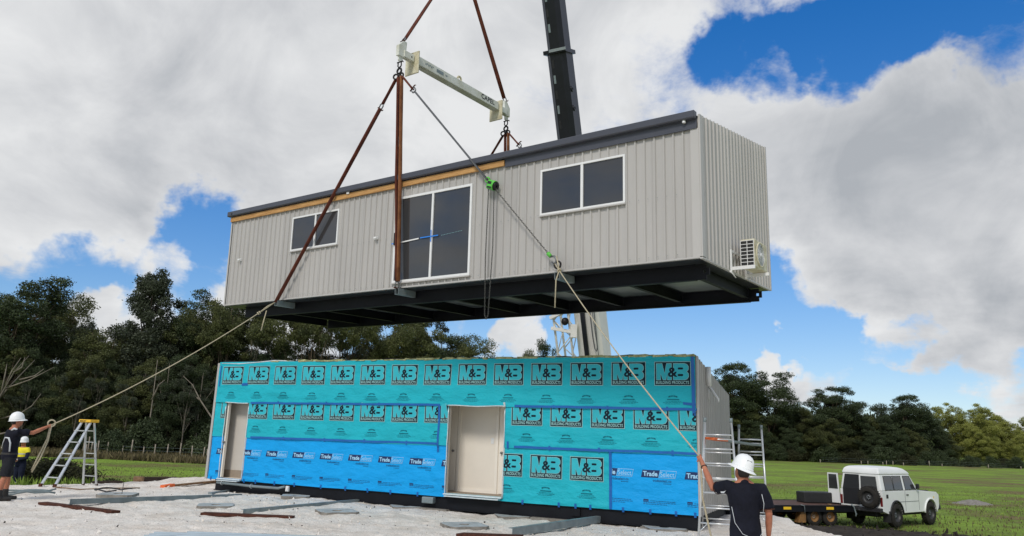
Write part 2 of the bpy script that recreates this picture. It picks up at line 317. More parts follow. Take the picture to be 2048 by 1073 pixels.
def text2d(s, w, h, bold=0.0, space=1.0):
    c = bpy.data.curves.new('t', 'FONT'); c.body = s; c.offset = bold; c.space_character = space; c.resolution_u = 3; c.fill_mode = 'BOTH'
    o = bpy.data.objects.new('t', c); COL.objects.link(o); bpy.context.view_layer.update()
    me = bpy.data.meshes.new_from_object(o.evaluated_get(bpy.context.evaluated_depsgraph_get()))
    v = [tuple(p.co) for p in me.vertices]; f = [tuple(p.vertices) for p in me.polygons]
    bpy.data.objects.remove(o); bpy.data.curves.remove(c); bpy.data.meshes.remove(me)
    x0 = min(p[0] for p in v); x1 = max(p[0] for p in v); y0 = min(p[1] for p in v); y1 = max(p[1] for p in v)
    return [((p[0]-x0)/(x1-x0)*w, (p[1]-y0)/(y1-y0)*h) for p in v], f

# ------------------------------------------------------------------ ground, sand pad
def ground_z(x, y):
    x = np.asarray(x, float); y = np.asarray(y, float)
    z = -1.25 + .16*fbm(x, y, .05, 3, 3) + .05*fbm(x, y, .4, 3, 5)
    z = z + .62*np.exp(-((x+17.6)**2/40+(y-26.5)**2/16)) + .25*np.exp(-((x+13)**2/30+(y-27)**2/9))
    return z
def axis(segs): return np.unique(np.concatenate([np.arange(a, b, s) for a, b, s in segs]))
gx = axis([(-3000, -300, 300), (-300, -80, 12), (-80, -30, 2), (-30, 30, .4), (30, 80, 1.5), (80, 300, 10), (300, 3001, 300)])
gy = axis([(-300, -20, 40), (-20, 16, 4), (16, 45, .4), (45, 110, 1.5), (110, 300, 8), (300, 4001, 300)])
X, Y = np.meshgrid(gx, gy); tag(grid_mesh('ground', X, Y, ground_z(X, Y), 'grass'), 'green paddock of short grass with brown patches', kind='structure')
PAD = [(-30, -8), (-30, 16.5), (-18, 19.6), (-13.8, 21.5), (-12.2, 23.0), (-10.2, 25.6), (-7, 28.2), (0, 27.5), (5.2, 23.0), (7.1, 19.5), (6.75, 17.3), (7.2, 14.5), (9.5, 9), (10, -8)]
def pad_sdf(x, y):                        # >0 outside
    P = np.array(PAD); d = np.full(x.shape, 1e9); ins = np.zeros(x.shape, bool); n = len(P)
    for i in range(n):
        a, b = P[i], P[(i+1) % n]; e = b-a; wx, wy = x-a[0], y-a[1]; t = np.clip((wx*e[0]+wy*e[1])/(e@e), 0, 1)
        d = np.minimum(d, np.hypot(wx-t*e[0], wy-t*e[1])); c = (a[1] > y) != (b[1] > y)
        with np.errstate(divide='ignore', invalid='ignore'): ins ^= c & (x < e[0]*(y-a[1])/e[1]+a[0])
    return np.where(ins, -d, d)
FP = np.random.default_rng(77); NFP = 850
FPX, FPY, FPA, FPS = FP.uniform(-14, 6.6, NFP), FP.uniform(12.3, 25, NFP), FP.uniform(0, 3.14, NFP), FP.uniform(.7, 1.25, NFP)
def prints(x, y):                         # boot prints: a dent with a pushed-up rim
    if x.size <= 4:
        dx, dy = x.reshape(-1, 1)-FPX, y.reshape(-1, 1)-FPY; u = (dx*np.cos(FPA)+dy*np.sin(FPA))/FPS; v = (dy*np.cos(FPA)-dx*np.sin(FPA))/FPS; q = np.minimum((u/.145)**2+(v/.062)**2, 60)
        return (-.022*np.exp(-q**1.5)+.009*np.exp(-(np.sqrt(q)-1.55)**2/.16)).sum(1).reshape(x.shape)
    r = np.zeros(x.shape); x_ax = x[0]; y_ax = y[:, 0]
    for px_, py_, a, s_ in zip(FPX, FPY, FPA, FPS):
        i0, i1 = np.searchsorted(x_ax, (px_-.45, px_+.45)); j0, j1 = np.searchsorted(y_ax, (py_-.45, py_+.45)); k = (slice(j0, j1), slice(i0, i1))
        dx, dy = x[k]-px_, y[k]-py_; u = (dx*math.cos(a)+dy*math.sin(a))/s_; v = (dy*math.cos(a)-dx*math.sin(a))/s_; q = (u/.145)**2+(v/.062)**2
        r[k] += -.022*np.exp(-q**1.5)+.009*np.exp(-(np.sqrt(q)-1.55)**2/.16)
    return r
def pad_z(x, y):
    x = np.asarray(x, float); y = np.asarray(y, float); s = pad_sdf(x, y)+.35*fbm(x, y, .7, 3, 21)
    z = .05*fbm(x, y, .35, 3, 11)+.036*fbm(x, y, 1.6, 3, 12)
    f = fbm(x, y, 4.2, 3, 13); z = z+.028*np.where(f > 0, f*.8, f*1.3)+prints(x, y)
    z = z-.28*np.clip((13-y)/3, 0, 1)*np.clip((x+1)/4, 0, 1)
    z = z+.14*np.exp(-((x+9.6)**2/1.6+(y-25.0)**2/1.2))
    return z-np.clip(s, 0, None)*.8-.02
sx_ = axis([(-31, -15, .5), (-15, 7.6, .052), (7.6, 12.1, .25)]); sy_ = axis([(-9, 12, .8), (12, 26, .052), (26, 30.5, .4)])
X, Y = np.meshgrid(sx_, sy_); tag(grid_mesh('sand_pad', X, Y, pad_z(X, Y), 'sand'), 'raised pad of pale trampled sand under the building work', kind='structure')
pz = lambda x, y: float(pad_z(np.array([x]), np.array([y]))[0])
gz = lambda x, y: float(ground_z(np.array([x]), np.array([y]))[0])
# churned dark soil between the pad and the trailer
mxs, mys = np.meshgrid(np.arange(6.5, 20.0, .13), np.arange(23.5, 30.6, .13))
edge = (mys-27.4)**2/6+(mxs-13)**2/30-.85+.5*fbm(mxs, mys, .5, 3, 40)
mz = ground_z(mxs, mys)+np.clip(-edge, -.4, .5)*.24+.16*np.maximum(fbm(mxs, mys, 1.6, 3, 41), -.15)*np.clip(1-edge*2, 0, 1)
tag(grid_mesh('soil_patch', mxs, mys, mz, 'soil'), 'churned dark soil in front of trailer wheels', kind='structure')

# ------------------------------------------------------------------ the two building modules
def module_matrix(o, a, b, c):
    return Matrix.Translation(o) @ (Matrix.Rotation(-c, 4, 'Z') @ Matrix.Rotation(b, 4, 'Y') @ Matrix.Rotation(a, 4, 'X'))
MU = module_matrix((3.396, 12.960, 5.043), .0317, .0112, .6225)      # local: front right bottom corner, x to the left is negative, y depth, z up
ML = module_matrix((4.0785, 16.164, .3106), 0, 0, .4503)
LU, LL, D, HR, HE = 14.37, 14.05, 4.06, 3.31, 2.69
def rib_profile(x0, x1, pitch=.192, h=.03, first=.03):
    pts = [(x0, 0.0)]; x = x0+first
    while x < x1-.06:
        pts += [(x, 0), (x+.014, h), (x+.042, h), (x+.056, 0)]
        x += pitch
    pts.append((x1, 0)); return pts
def clad(name, x0, x1, z0, ztop, fn, parent, matn, holes=()):
    """one ribbed sheet: fn(u, out, z); openings are cut out of it"""
    pr = rib_profile(x0, x1); us = sorted(set([p[0] for p in pr]+[h for a, b, c, d in holes for h in (a, b) if x0 < h < x1]))
    hh = np.interp(us, [p[0] for p in pr], [p[1] for p in pr])
    zs = sorted(set([0.0, 1.0])); mb = MB()
    rows = [('a', z0)]+[('a', z) for z in sorted({q for h in holes if h[1] > x0 and h[0] < x1 for q in (h[2], h[3])})]+[('t', 0)]
    nu = len(us); vs = []
    for k, z in rows:
        for u, h in zip(us, hh): vs.append(fn(u, h, z if k == 'a' else ztop(u)))
    fs = []
    for r in range(len(rows)-1):
        za = rows[r][1]; zb = rows[r+1][1] if rows[r+1][0] == 'a' else 99
        for i in range(nu-1):
            um = (us[i]+us[i+1])/2
            if any(a < um < b and c < (za+min(zb, 3))/2 < d for a, b, c, d in holes): continue
            fs.append((r*nu+i, r*nu+i+1, (r+1)*nu+i+1, (r+1)*nu+i))
    par = list(range(len(vs)))
    def fd(i):
        while par[i] != i: par[i] = par[par[i]]; i = par[i]
        return i
    for f in fs:
        for i in f[1:]: par[fd(i)] = fd(f[0])
    for root in sorted({fd(f[0]) for f in fs}):
        ff = [f for f in fs if fd(f[0]) == root]; ids = sorted({i for f in ff for i in f}); mp = {i: k for k, i in enumerate(ids)}
        q = MB(); q.add([vs[i] for i in ids], [tuple(mp[i] for i in f) for f in ff]); q.build(name, matn, parent, fixn=False)
def window_unit(name, x0, x1, z0, z1, split, parent, y=-.045, fr=.042, sill=True):
    mb = MB()
    mb.box((x0, y, z0), (x0+fr, y+.07, z1)); mb.box((x1-fr, y, z0), (x1, y+.07, z1))
    mb.box((x0+fr, y, z1-fr), (x1-fr, y+.07, z1)); mb.box((x0+fr, y, z0), (x1-fr, y+.07, z0+fr))
    w = mb.build(name, 'white_frame', parent)
    m2 = MB(); m2.box((split-.028, y+.004, z0+fr), (split+.028, y+.055, z1-fr)); m2.build('mullion', 'white_frame', w)
    for a, b, dy in ((x0+fr, split-.028, .02), (split+.028, x1-fr, .032)):
        g = MB(); g.box((a, y+dy, z0+fr), (b, y+dy+.006, z1-fr)); g.build('glass_pane', 'glass', w)
    if sill:
        s = MB(); s.box((x0-.01, y-.025, z0-.03), (x1+.01, y+.03, z0-.003)); s.build('sill', 'grey_flash', w)
    return w
up_ = empty('upper_module', MU, 'grey clad building module hanging from the crane slings above the blue wrapped one', 'module')
WIN = [(-11.55, -9.69, 1.28, 2.22), (-7.66, -5.30, .10, 2.20), (-3.47, -1.50, 1.20, 2.19)]
nP = 18; wP = (LU-.20)/nP
for i in range(nP):
    a = -LU+.04+i*wP; clad('cladding_sheet', a+.002, a+wP-.002, 0.0, lambda u: 2.62, lambda u, h, z: (u, -h, z), up_, 'grey_clad', WIN)
for i in range(5):
    a = .10+i*(D-.14)/5; b = a+(D-.14)/5; clad('cladding_sheet', a, b-.002, -.02, lambda u: HE+(HR-HE)*u/D, lambda u, h, z: (h, u, z), up_, 'grey_clad')
# shell behind the sheets: back and left walls, backing of the front, roof
mb = MB(); mb.box((-LU, D-.06, 0), (-.02, D, HR-.04)); mb.box((-LU, .03, 0), (-LU+.05, D-.06, HE)); mb.box((-.04, .03, 0), (-.012, D-.06, HE-.05)); mb.build('wall', 'grey_clad', up_)
mb = MB()
xs = [-LU+.05]+[q for w in WIN for q in w[:2]]+[-.04]
for i in range(0, len(xs)-1, 2): mb.box((xs[i], .012, .0), (xs[i+1], .03, 2.6))
for a, b, c, d in WIN: mb.box((a, .012, 0), (b, .03, c)); mb.box((a, .012, d), (b, .03, 2.6))
mb.build('wall', 'grey_clad', up_)
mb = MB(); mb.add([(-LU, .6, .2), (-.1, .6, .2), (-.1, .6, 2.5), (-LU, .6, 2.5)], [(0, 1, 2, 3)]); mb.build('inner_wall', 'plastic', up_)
mb = MB(); sl_ = (HR-HE)/D
rp = rib_profile(-LU-.03, -.02, .19, .03); vs = [(u, -.02, HE-.02+h) for u, h in rp]+[(u, D+.03, HR+.0+h) for u, h in rp]; n_ = len(rp)
mb.add(vs, [(i, i+1, n_+i+1, n_+i) for i in range(n_-1)]); mb.build('roof_sheeting', 'gutter', up_, fixn=False)
mb = MB(); mb.prism([(0, 0), (-.105, 0), (-.125, .02), (-.125, .135), (-.115, .145), (-.110, .14), (-.11, .03), (0, .03)], lambda u, v, w: (w, -.035+u, 2.595+v), -LU-.06, -.03); g_ = mb.build('gutter', 'gutter', up_)
for x_ in (-LU-.064, -.03): mb = MB(); mb.box((x_, -.155, 2.60), (x_+.004, -.03, 2.735)); mb.build('end_cap', 'gutter', g_)
mb = MB(); mb.lathe([(.035, -.03), (.035, .03), (.03, .03), (.03, -.03)], 12, Matrix.Translation((-.25, -.09, 2.575))); mb.build('outlet', 'white_frame', g_)
mb = MB(); mb.lathe([(.0, -.006), (.032, -.006), (.032, .004), (.0, .004)], 12, Matrix.Translation((-LU+.15, -.161, 2.66)) @ Matrix.Rotation(rad(90), 4, 'X')); mb.build('outlet', 'plastic', g_)
mb = MB(); mb.box((-4.40, -.05, 2.42), (-.02, -.030, 2.60)); mb.box((-4.40, -.062, 2.415), (-.02, -.03, 2.435)); mb.build('fascia', 'gutter', up_)
mb = MB(); mb.box((-LU-.01, -.035, 2.58), (-4.41, -.022, 2.62)); mb.build('fascia', 'gutter', up_)
# two lengths of timber batten
for a, b in ((-LU+.0, -9.42), (-9.415, -4.41)):
    mb = MB(); mb.box((a, -.080, 2.445), (b, -.036, 2.575), bev=.006); mb.build('timber_batten', 'timber', up_)
mb = MB(); mb.box((-9.38, -.115, 2.54), (-9.29, -.082, 2.60), bev=.008); mb.build('junction_box', 'white_frame', up_)
for x, z in ((-13.82, 1.22), (-8.32, 1.23)):
    mb = MB(); mb.box((x, -.075, z), (x+.12, -.03, z+.07), bev=.008); mb.box((x+.03, -.12, z+.01), (x+.12, -.076, z+.06), bev=.01); mb.build('tap_box', 'white_frame', up_)
# corner flashings and bottom trim
mb = MB(); mb.box((-.155, -.038, -.005), (.004, -.031, 2.42)); mb.box((-.004, -.031, -.005), (.036, .105, 2.69)); mb.build('corner_flashing', 'grey_flash', up_)
mb = MB(); mb.box((-LU-.004, -.036, -.005), (-LU+.05, -.03, 2.44)); mb.box((-LU-.01, -.034, -.005), (-LU-.004, .1, 2.6)); mb.build('corner_flashing', 'grey_flash', up_)
mb = MB(); mb.box((-.002, D-.045, -.02), (.036, D+.004, HR)); mb.build('corner_flashing', 'grey_flash', up_)
mb = MB(); mb.box((-LU, -.04, -.035), (-.02, .03, -.004)); mb.build('bottom_trim', 'grey_flash', up_)
mb = MB(); mb.box((-.02, -.04, -.05), (.036, D+.0, -.021)); mb.build('bottom_trim', 'grey_flash', up_)
window_unit('window', *WIN[0], -10.60, up_); window_unit('window', *WIN[2], -2.47, up_)
sd = window_unit('sliding_door', *WIN[1], -6.47, up_, fr=.055)
mb = MB(); mb.box((-7.64, -.075, 1.02), (-7.60, -.046, 1.32)); mb.build('handle', 'plastic', sd)
mb = MB(); mb.box((-7.72, -.055, 1.05), (-7.46, -.047, 1.075)); mb.box((-6.80, -.055, 1.095), (-6.25, -.047, 1.12)); mb.box((-6.478, -.058, .98), (-6.456, -.0565, 1.26)); mb.build('tape', 'tape_light', sd)
mb = MB(); mb.bar((-7.46, -.05, 1.066), (-6.85, -.05, 1.1), .004, .03); mb.build('tape', 'white_frame', sd)
mb = MB()
for k in range(14): mb.box((-6.18+k*.045, -.022, 1.10+k*.003), (-6.16+k*.045, -.0185, 1.108+k*.003))
mb.build('tape', 'print_pale', sd)
# screw rows
mb = MB()
for i in range(73):
    x = -LU+.07+i*.192
    for z in (.06, 1.2):
        if any(a-.02 < x < b+.02 and c-.03 < z < d+.03 for a, b, c, d in WIN): continue
        mb.box((x+.022, -.036, z), (x+.034, -.030, z+.012))
mb.build('screws', 'galv_dull', up_)['kind'] = 'stuff'
# floor frame
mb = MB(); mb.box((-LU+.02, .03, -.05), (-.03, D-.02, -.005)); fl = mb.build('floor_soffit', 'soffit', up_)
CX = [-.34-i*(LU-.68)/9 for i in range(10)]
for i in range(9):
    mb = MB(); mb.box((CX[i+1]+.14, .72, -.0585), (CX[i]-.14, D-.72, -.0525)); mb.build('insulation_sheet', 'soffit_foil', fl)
for y0 in (.42, D-.54):
    mb = MB(); mb.box((-LU+.36, y0+.045, -.30), (-.30, y0+.075, -.065)); mb.box((-LU+.36, y0, -.065), (-.30, y0+.12, -.052)); mb.box((-LU+.36, y0, -.345), (-.30, y0+.12, -.325)); mb.box((-LU+.36, y0+.04, -.325), (-.30, y0+.08, -.30)); r_ = mb.build('chassis_rail', 'black_steel', up_)
    pr = [(0, -.06), (.20, -.06), (.26, -.12), (.26, -.24), (.18, -.34), (.06, -.34), (0, -.30)]
    ho = [(.14, -.16), (.20, -.16), (.20, -.22), (.14, -.22)]
    mb = MB()
    for (a, b, c, d) in ((0, .14, -.34, -.06), (.20, .26, -.26, -.12), (.14, .20, -.16, -.06), (.14, .20, -.34, -.22)): mb.box((-.30+a, y0+.04, c), (-.30+b, y0+.075, d))
    mb.build('lug', 'black_steel', r_)
for x in CX:
    mb = MB(); mb.box((x-.012, .54, -.26), (x+.012, D-.54, -.065)); mb.box((x-.05, .54, -.27), (x+.05, D-.54, -.26)); mb.box((x-.05, .54, -.065), (x+.05, D-.54, -.053)); mb.build('cross_member', 'black_steel', up_)
for x in (-11.80, -7.35, -2.95):
    for s_, y0 in ((-1, .42), (1, D-.42)):
        ya, yb = (y0, -.17) if s_ < 0 else (y0, D+.17)
        lo, hi = min(ya, yb), max(ya, yb)
        mb = MB(); mb.box((x-.06, lo, -.205), (x-.05, hi, -.06)); mb.box((x+.05, lo, -.205), (x+.06, hi, -.06)); mb.box((x-.05, lo, -.068), (x+.05, hi, -.06)); mb.box((x-.05, lo, -.205), (x+.05, hi, -.197)); mb.build('lifting_bracket', 'steel_grey', up_)
mb = MB(); mb.tube([(.03, 1.35, -.05), (.07, 1.40, -.09), (.10, 1.50, -.16)], .011, 6); mb.build('drain_hose', 'white_frame', up_)
# air conditioner on the end wall: a thing of its own, hung on a bracket
ac = empty('air_conditioner', MU @ Matrix.Translation((.04, .96, -.06)), 'white air conditioner unit bracketed to end wall of hanging module', 'air conditioner')
mb = MB(); mb.box((.14, .62, .10), (.42, 1.40, .66), bev=.02); body = mb.build('casing', 'beam_cream', ac); K['beam_cream']
mb = MB(); mb.box((.155, .612, .13), (.405, .619, .63)); grl = mb.build('coil', 'plastic', ac)
for k in range(8): mb = MB(); z = .13+k*.071; mb.box((.15, .604, z-.006), (.41, .6115, z+.006)); mb.build('grille_bar', 'white_frame', grl)
for k in range(3): mb = MB(); mb.box((.15+k*.1275-.006, .600, .13), (.15+k*.1275+.006, .604, .63)); mb.build('grille_bar', 'white_frame', grl)
mb = MB(); Mf = Matrix.Translation((.425, .93, .38)) @ Matrix.Rotation(rad(90), 4, 'Y'); mb.lathe([(.25, 0), (.245, .02), (.225, .022), (.22, 0.004)], 28, Mf); fg = mb.build('fan_guard', 'beam_cream', ac)
mb = MB(); mb.lathe([(.222, .003), (0.0, .003)], 28, Mf); mb.build('fan_opening', 'galv_dull', fg)
mb = MB()
for k in range(8): R_ = .03+k*.026; mb.torus(Mf @ Vector((0, 0, .018)), (1, 0, 0), R_, .003, 24, 4)
for k in range(12): a = k*math.pi/6; mb.bar(Mf @ Vector((.03*math.cos(a), .03*math.sin(a), .016)), Mf @ Vector((.225*math.cos(a), .225*math.sin(a), .016)), .005, .005)
mb.lathe([(.045, .02), (.04, .028), (0, .03)], 14, Mf); mb.build('guard_wires', 'white_frame', fg)
for yy in (.42, 1.30):
    mb = MB(); mb.box((-.005, yy, .0), (.03, yy+.04, .44), bev=.004); mb.box((.03, yy, .03), (.47, yy+.04, .095), bev=.004); mb.build('bracket_arm', 'white_frame', ac)
mb = MB(); mb.box((-.005, .46, .40), (.02, 1.30, .44)); mb.build('bracket_rail', 'white_frame', ac)

# lower module ------------------------------------------------------
lo_ = empty('lower_module', ML, 'building module on the sand wrapped in teal and blue printed sheeting', 'module')
D1 = (-13.55, -12.68, .03, 2.13); D2 = (-6.11, -4.56, .07, 2.15)
def wr(x, z, seed=0):
    w = .030*fbm(x, z*1.8, .8, 2, 60+seed)+.006*fbm(x+z*.5, z*1.4, 2.2, 1, 64+seed)
    return w
def in_hole(x, z): return any(a < x < b and c < z < d for a, b, c, d in (D1, D2))
SHEETS = []
def surf(x, z):                            # outermost sheet surface at a wall position
    x = np.asarray(x, float); z = np.asarray(z, float); r = np.zeros(x.shape)
    for x0, x1, z0, z1, y, sd_, fo in SHEETS:
        v = y-np.abs(wr(x, z, sd_))
        if fo is not None: v = v-fo(x, z)
        r = np.where((x > x0-.01) & (x < x1+.01) & (z > z0-.02) & (z < z1+.02), np.minimum(r, v), r)
    return r
def sheet_y(k, x, z):
    x0, x1, z0, z1, y, sd_, fo = SHEETS[k]; v = y-np.abs(wr(x, z, sd_))
    return v-fo(x, z) if fo is not None else v
def sheet(name, x0, x1, z0, z1, y, m, seed, fold=None):
    us = np.unique(np.concatenate([np.arange(x0, x1, .07), [x1], [q for h in (D1, D2) for q in h[:2] if x0 < q < x1]]))
    zs = np.unique(np.concatenate([np.arange(z0, z1, .06), [z1], [q for h in (D1, D2) for q in h[2:] if z0 < q < z1]]))
    SHEETS.append((x0, x1, z0, z1, y, seed, fold)); X, Z = np.meshgrid(us, zs); Yv = y-np.abs(wr(X, Z, seed))
    if fold is not None: Yv = Yv-fold(X, Z)
    Z2 = Z.copy(); Z2[-1] += .012*fbm(us, us*0, 1.1, 3, seed); Z2[0] += .008*fbm(us, us*0, 1.3, 3, seed+1)
    ce = (us[:-1]+us[1:])/2; cz = (zs[:-1]+zs[1:])/2
    keep = np.array([[not in_hole(a, b) for a in ce] for b in cz])
    return grid_mesh(name, X, Yv, Z2, m, lo_, keep=keep)
def top_fold(X, Z):                        # loose folds running down to the right from the taped corner
    r = 0
    for k, (x0, z0, x1, z1, w, h) in enumerate([(-12.75, 2.60, -9.6, 2.18, .05, .035), (-12.6, 2.5, -10.3, 2.2, .04, .02), (-13.4, 2.62, -11.4, 2.28, .05, .018), (-13.9, 3.22, -10.5, 3.27, .04, .03)]):
        dx, dz = x1-x0, z1-z0; t = np.clip(((X-x0)*dx+(Z-z0)*dz)/(dx*dx+dz*dz), 0, 1); d = np.hypot(X-x0-t*dx, Z-z0-t*dz)
        r = r+h*np.exp(-(d/w)**2)*np.sin(np.pi*np.clip(t*.95+.05, 0, 1))
    return r
def door_fold(X, Z):
    r = 0
    for (x0, z0, x1, z1, w, h) in [(-6.16, .08, -7.2, .62, .05, .02), (-6.16, .2, -6.9, 1.0, .045, .018), (-6.3, .9, -9.0, 1.12, .05, .02), (-12.3, 1.1, -10.4, .95, .05, .018), (-12.5, .9, -12.2, .3, .04, .012)]:
        dx, dz = x1-x0, z1-z0; t = np.clip(((X-x0)*dx+(Z-z0)*dz)/(dx*dx+dz*dz), 0, 1); d = np.hypot(X-x0-t*dx, Z-z0-t*dz); r = r+h*np.exp(-(d/w)**2)*np.sin(np.pi*np.clip(t*.95+.03, 0, 1))
    return r
YB, YM, YT = -.006, -.030, -.058
sheet('wrap_sheet', -13.99, -6.11, -.02, 1.24, YB, 'wrap_blue', 1, door_fold)
sheet('wrap_sheet', -1.95, -.03, -.02, 1.26, YB, 'wrap_blue', 2)
sheet('wrap_sheet', -6.11, -1.95, -.02, 1.24, YB, 'wrap_teal', 3)
sheet('wrap_sheet', -13.99, -6.385, 1.17, 2.20, YM, 'wrap_teal', 4)
sheet('wrap_sheet', -6.375, -.03, 1.19, 2.20, YM, 'wrap_teal', 5)
sheet('wrap_sheet', -13.98, -.03, 2.14, 3.30, YT, 'wrap_teal', 6, top_fold)
# prints ------------------------------------------------------------
def zo(poly): return [((x-170)/600*.775, (580-y)/370*.5) for x, y in poly]
def offset(poly, d):
    n = len(poly); ar = sum(poly[i][0]*poly[(i+1) % n][1]-poly[(i+1) % n][0]*poly[i][1] for i in range(n)); sg = 1 if ar > 0 else -1; out = []
    for i in range(n):
        p0, p1, p2 = (Vector(poly[(i+k) % n]) for k in (-1, 0, 1)); a = (p1-p0).normalized(); b = (p2-p1).normalized()
        na = Vector((a.y, -a.x))*sg; nb = Vector((b.y, -b.x))*sg; m = na+nb; m = m/max(m.length_squared, .5)*2; out.append(tuple(p1+m*d))
    return out
Mp = zo([(195, 235), (293, 235), (338, 395), (372, 235), (452, 235), (452, 495), (386, 495), (386, 395), (360, 495), (312, 495), (268, 395), (268, 495), (200, 495)])
Bp = zo([(488, 235), (670, 235), (715, 250), (738, 285), (736, 330), (708, 364), (738, 400), (740, 445), (715, 480), (672, 495), (488, 495)])
def rrect(x0, y0, x1, y1, r=12):
    p = []
    for cx, cy, a0 in ((x1-r, y1-r, 0), (x0+r, y1-r, 90), (x0+r, y0+r, 180), (x1-r, y0+r, 270)):
        for k in range(4): a = rad(a0+30*k); p.append((cx+r*math.cos(a), cy+r*math.sin(a)))
    return zo(p)
H1 = rrect(563, 298, 652, 331, 15); H2 = rrect(560, 402, 652, 437, 15)
AMP = text2d('&', 1, 1, .025); BP = text2d('BUILDING PRODUCTS', 1, 1, .02, 1.05)
def flat_print(layers, x, z, y, clip=None, name='printed_logo', parent=None):
    """layers: (material, depth step, verts2d, faces) drawn at wall position x, z"""
    mats = []; bm = bmesh.new()
    for m, st, vv, ff in layers:
        if m not in mats: mats.append(m)
        vs = [bm.verts.new((x+u, y-.0016*st, z+v)) for u, v in vv]
        for f in ff:
            try: fc = bm.faces.new([vs[i] for i in f]); fc.material_index = mats.index(m)
            except ValueError: pass
    if clip:
        for k, (co, no) in enumerate((((clip[0], 0, 0), (-1, 0, 0)), ((clip[1], 0, 0), (1, 0, 0)))):
            if co[0] is None: continue
            bmesh.ops.bisect_plane(bm, geom=bm.verts[:]+bm.edges[:]+bm.faces[:], dist=1e-5, plane_co=co, plane_no=no, clear_outer=True)
    gx0 = min((v.co.x for v in bm.verts), default=0); gx1 = max((v.co.x for v in bm.verts), default=0); gz0 = min((v.co.z for v in bm.verts), default=0); gz1 = max((v.co.z for v in bm.verts), default=0)
    for ax, a, b, st in ((0, gx0, gx1, .07), (2, gz0, gz1, .06)):
        q = math.floor(a/st)*st+st
        while q < b:
            co = [0, 0, 0]; no = [0, 0, 0]; co[ax] = q; no[ax] = 1
            big_e = [e for e in bm.edges if (e.verts[0].co[ax]-q)*(e.verts[1].co[ax]-q) < 0]; fs_ = {f for e in big_e for f in e.link_faces}
            bmesh.ops.bisect_plane(bm, geom=list(fs_)+list({e for f in fs_ for e in f.edges})+list({v for f in fs_ for v in f.verts}), dist=1e-6, plane_co=co, plane_no=no) if fs_ else None
            q += st
    vv_ = list(bm.verts)
    if vv_:
        xa = np.array([v.co.x for v in vv_]); za = np.array([v.co.z for v in vv_]); xi = np.floor(xa/.07+1e-7); zi = np.floor(za/.06+1e-7); fx = xa/.07-xi; fz = za/.06-zi
        q_ = lambda a, b: sheet_y(y, (xi+a)*.07, (zi+b)*.06)
        dy = (q_(0, 0)*(1-fx)+q_(1, 0)*fx)*(1-fz)+(q_(0, 1)*(1-fx)+q_(1, 1)*fx)*fz-.006
        for v, d in zip(vv_, dy): v.co.y += d-y
    bmesh.ops.recalc_face_normals(bm, faces=bm.faces[:])
    for f in bm.faces:
        if f.normal.y > 0: f.normal_flip()
    me = bpy.data.meshes.new(name); bm.to_mesh(me); bm.free()
    for m in mats: me.materials.append(K[m])
    return link(name, me, parent or lo_)
def P(m, st, poly): return (m, st, poly, [tuple(range(len(poly)))])
def Tx(m, st, t, x, z, w, h): return (m, st, [(x+u*w, z+v*h) for u, v in t[0]], t[1])
rect = lambda x0, z0, x1, z1: [(x0, z0), (x1, z0), (x1, z1), (x0, z1)]
def mb_logo(x, z, y, clip=None):
    ax, az = zo([(405, 442)])[0]; aw, ah = 140/600*.775, 137/370*.5; tx, tz = zo([(192, 563)])[0]
    L = [P('print_pale', 1, rect(-.012, -.012, .787, .512)), P('ink', 2, rect(0, 0, .775, .5)), P('print_pale', 3, offset(Mp, .008)), P('print_pale', 3, offset(Bp, .008)), P('print_teal', 4, Mp), P('print_teal', 4, Bp),
         P('ink', 5, H1), P('ink', 5, H2), ('ink', 5, [(ax+(u-.5)*aw*1.16+aw/2, az+(v-.5)*ah*1.12+ah/2) for u, v in AMP[0]], AMP[1]), Tx('print_pale', 5, BP, tx, tz, 555/600*.775, 50/370*.5)]
    flat_print(L, x, z, y, clip)
rr = np.random.default_rng(3)
def foil_mark(x, z, y, clip=None):
    L = []
    for k in range(7):
        a = rad(150-k*20); L.append(P('ink_faint', 1, rect(.20+.10*math.cos(a)-.012, .10+.035*math.sin(a), .20+.10*math.cos(a)+.010, .128+.035*math.sin(a))))
    for k in range(12): L.append(P('ink_faint', 1, rect(.07+k*.0225, .062, .07+k*.0225+.017, .084)))
    for i, (a, b) in enumerate(((.03, .38), (-.02, .42), (.02, .36))):
        u = a
        while u < b: w = .02+.05*rr.random(); L.append(P('ink_faint', 1, rect(u, .032-i*.028, min(u+w, b), .039-i*.028))); u += w+.010
    flat_print(L, x, z, y, clip, 'printed_mark')
TRd = text2d('Trade', 1, 1, .035); SEl = text2d('Select', 1, 1, 0); TSC = text2d('tradeselect.co', 1, 1, 0)
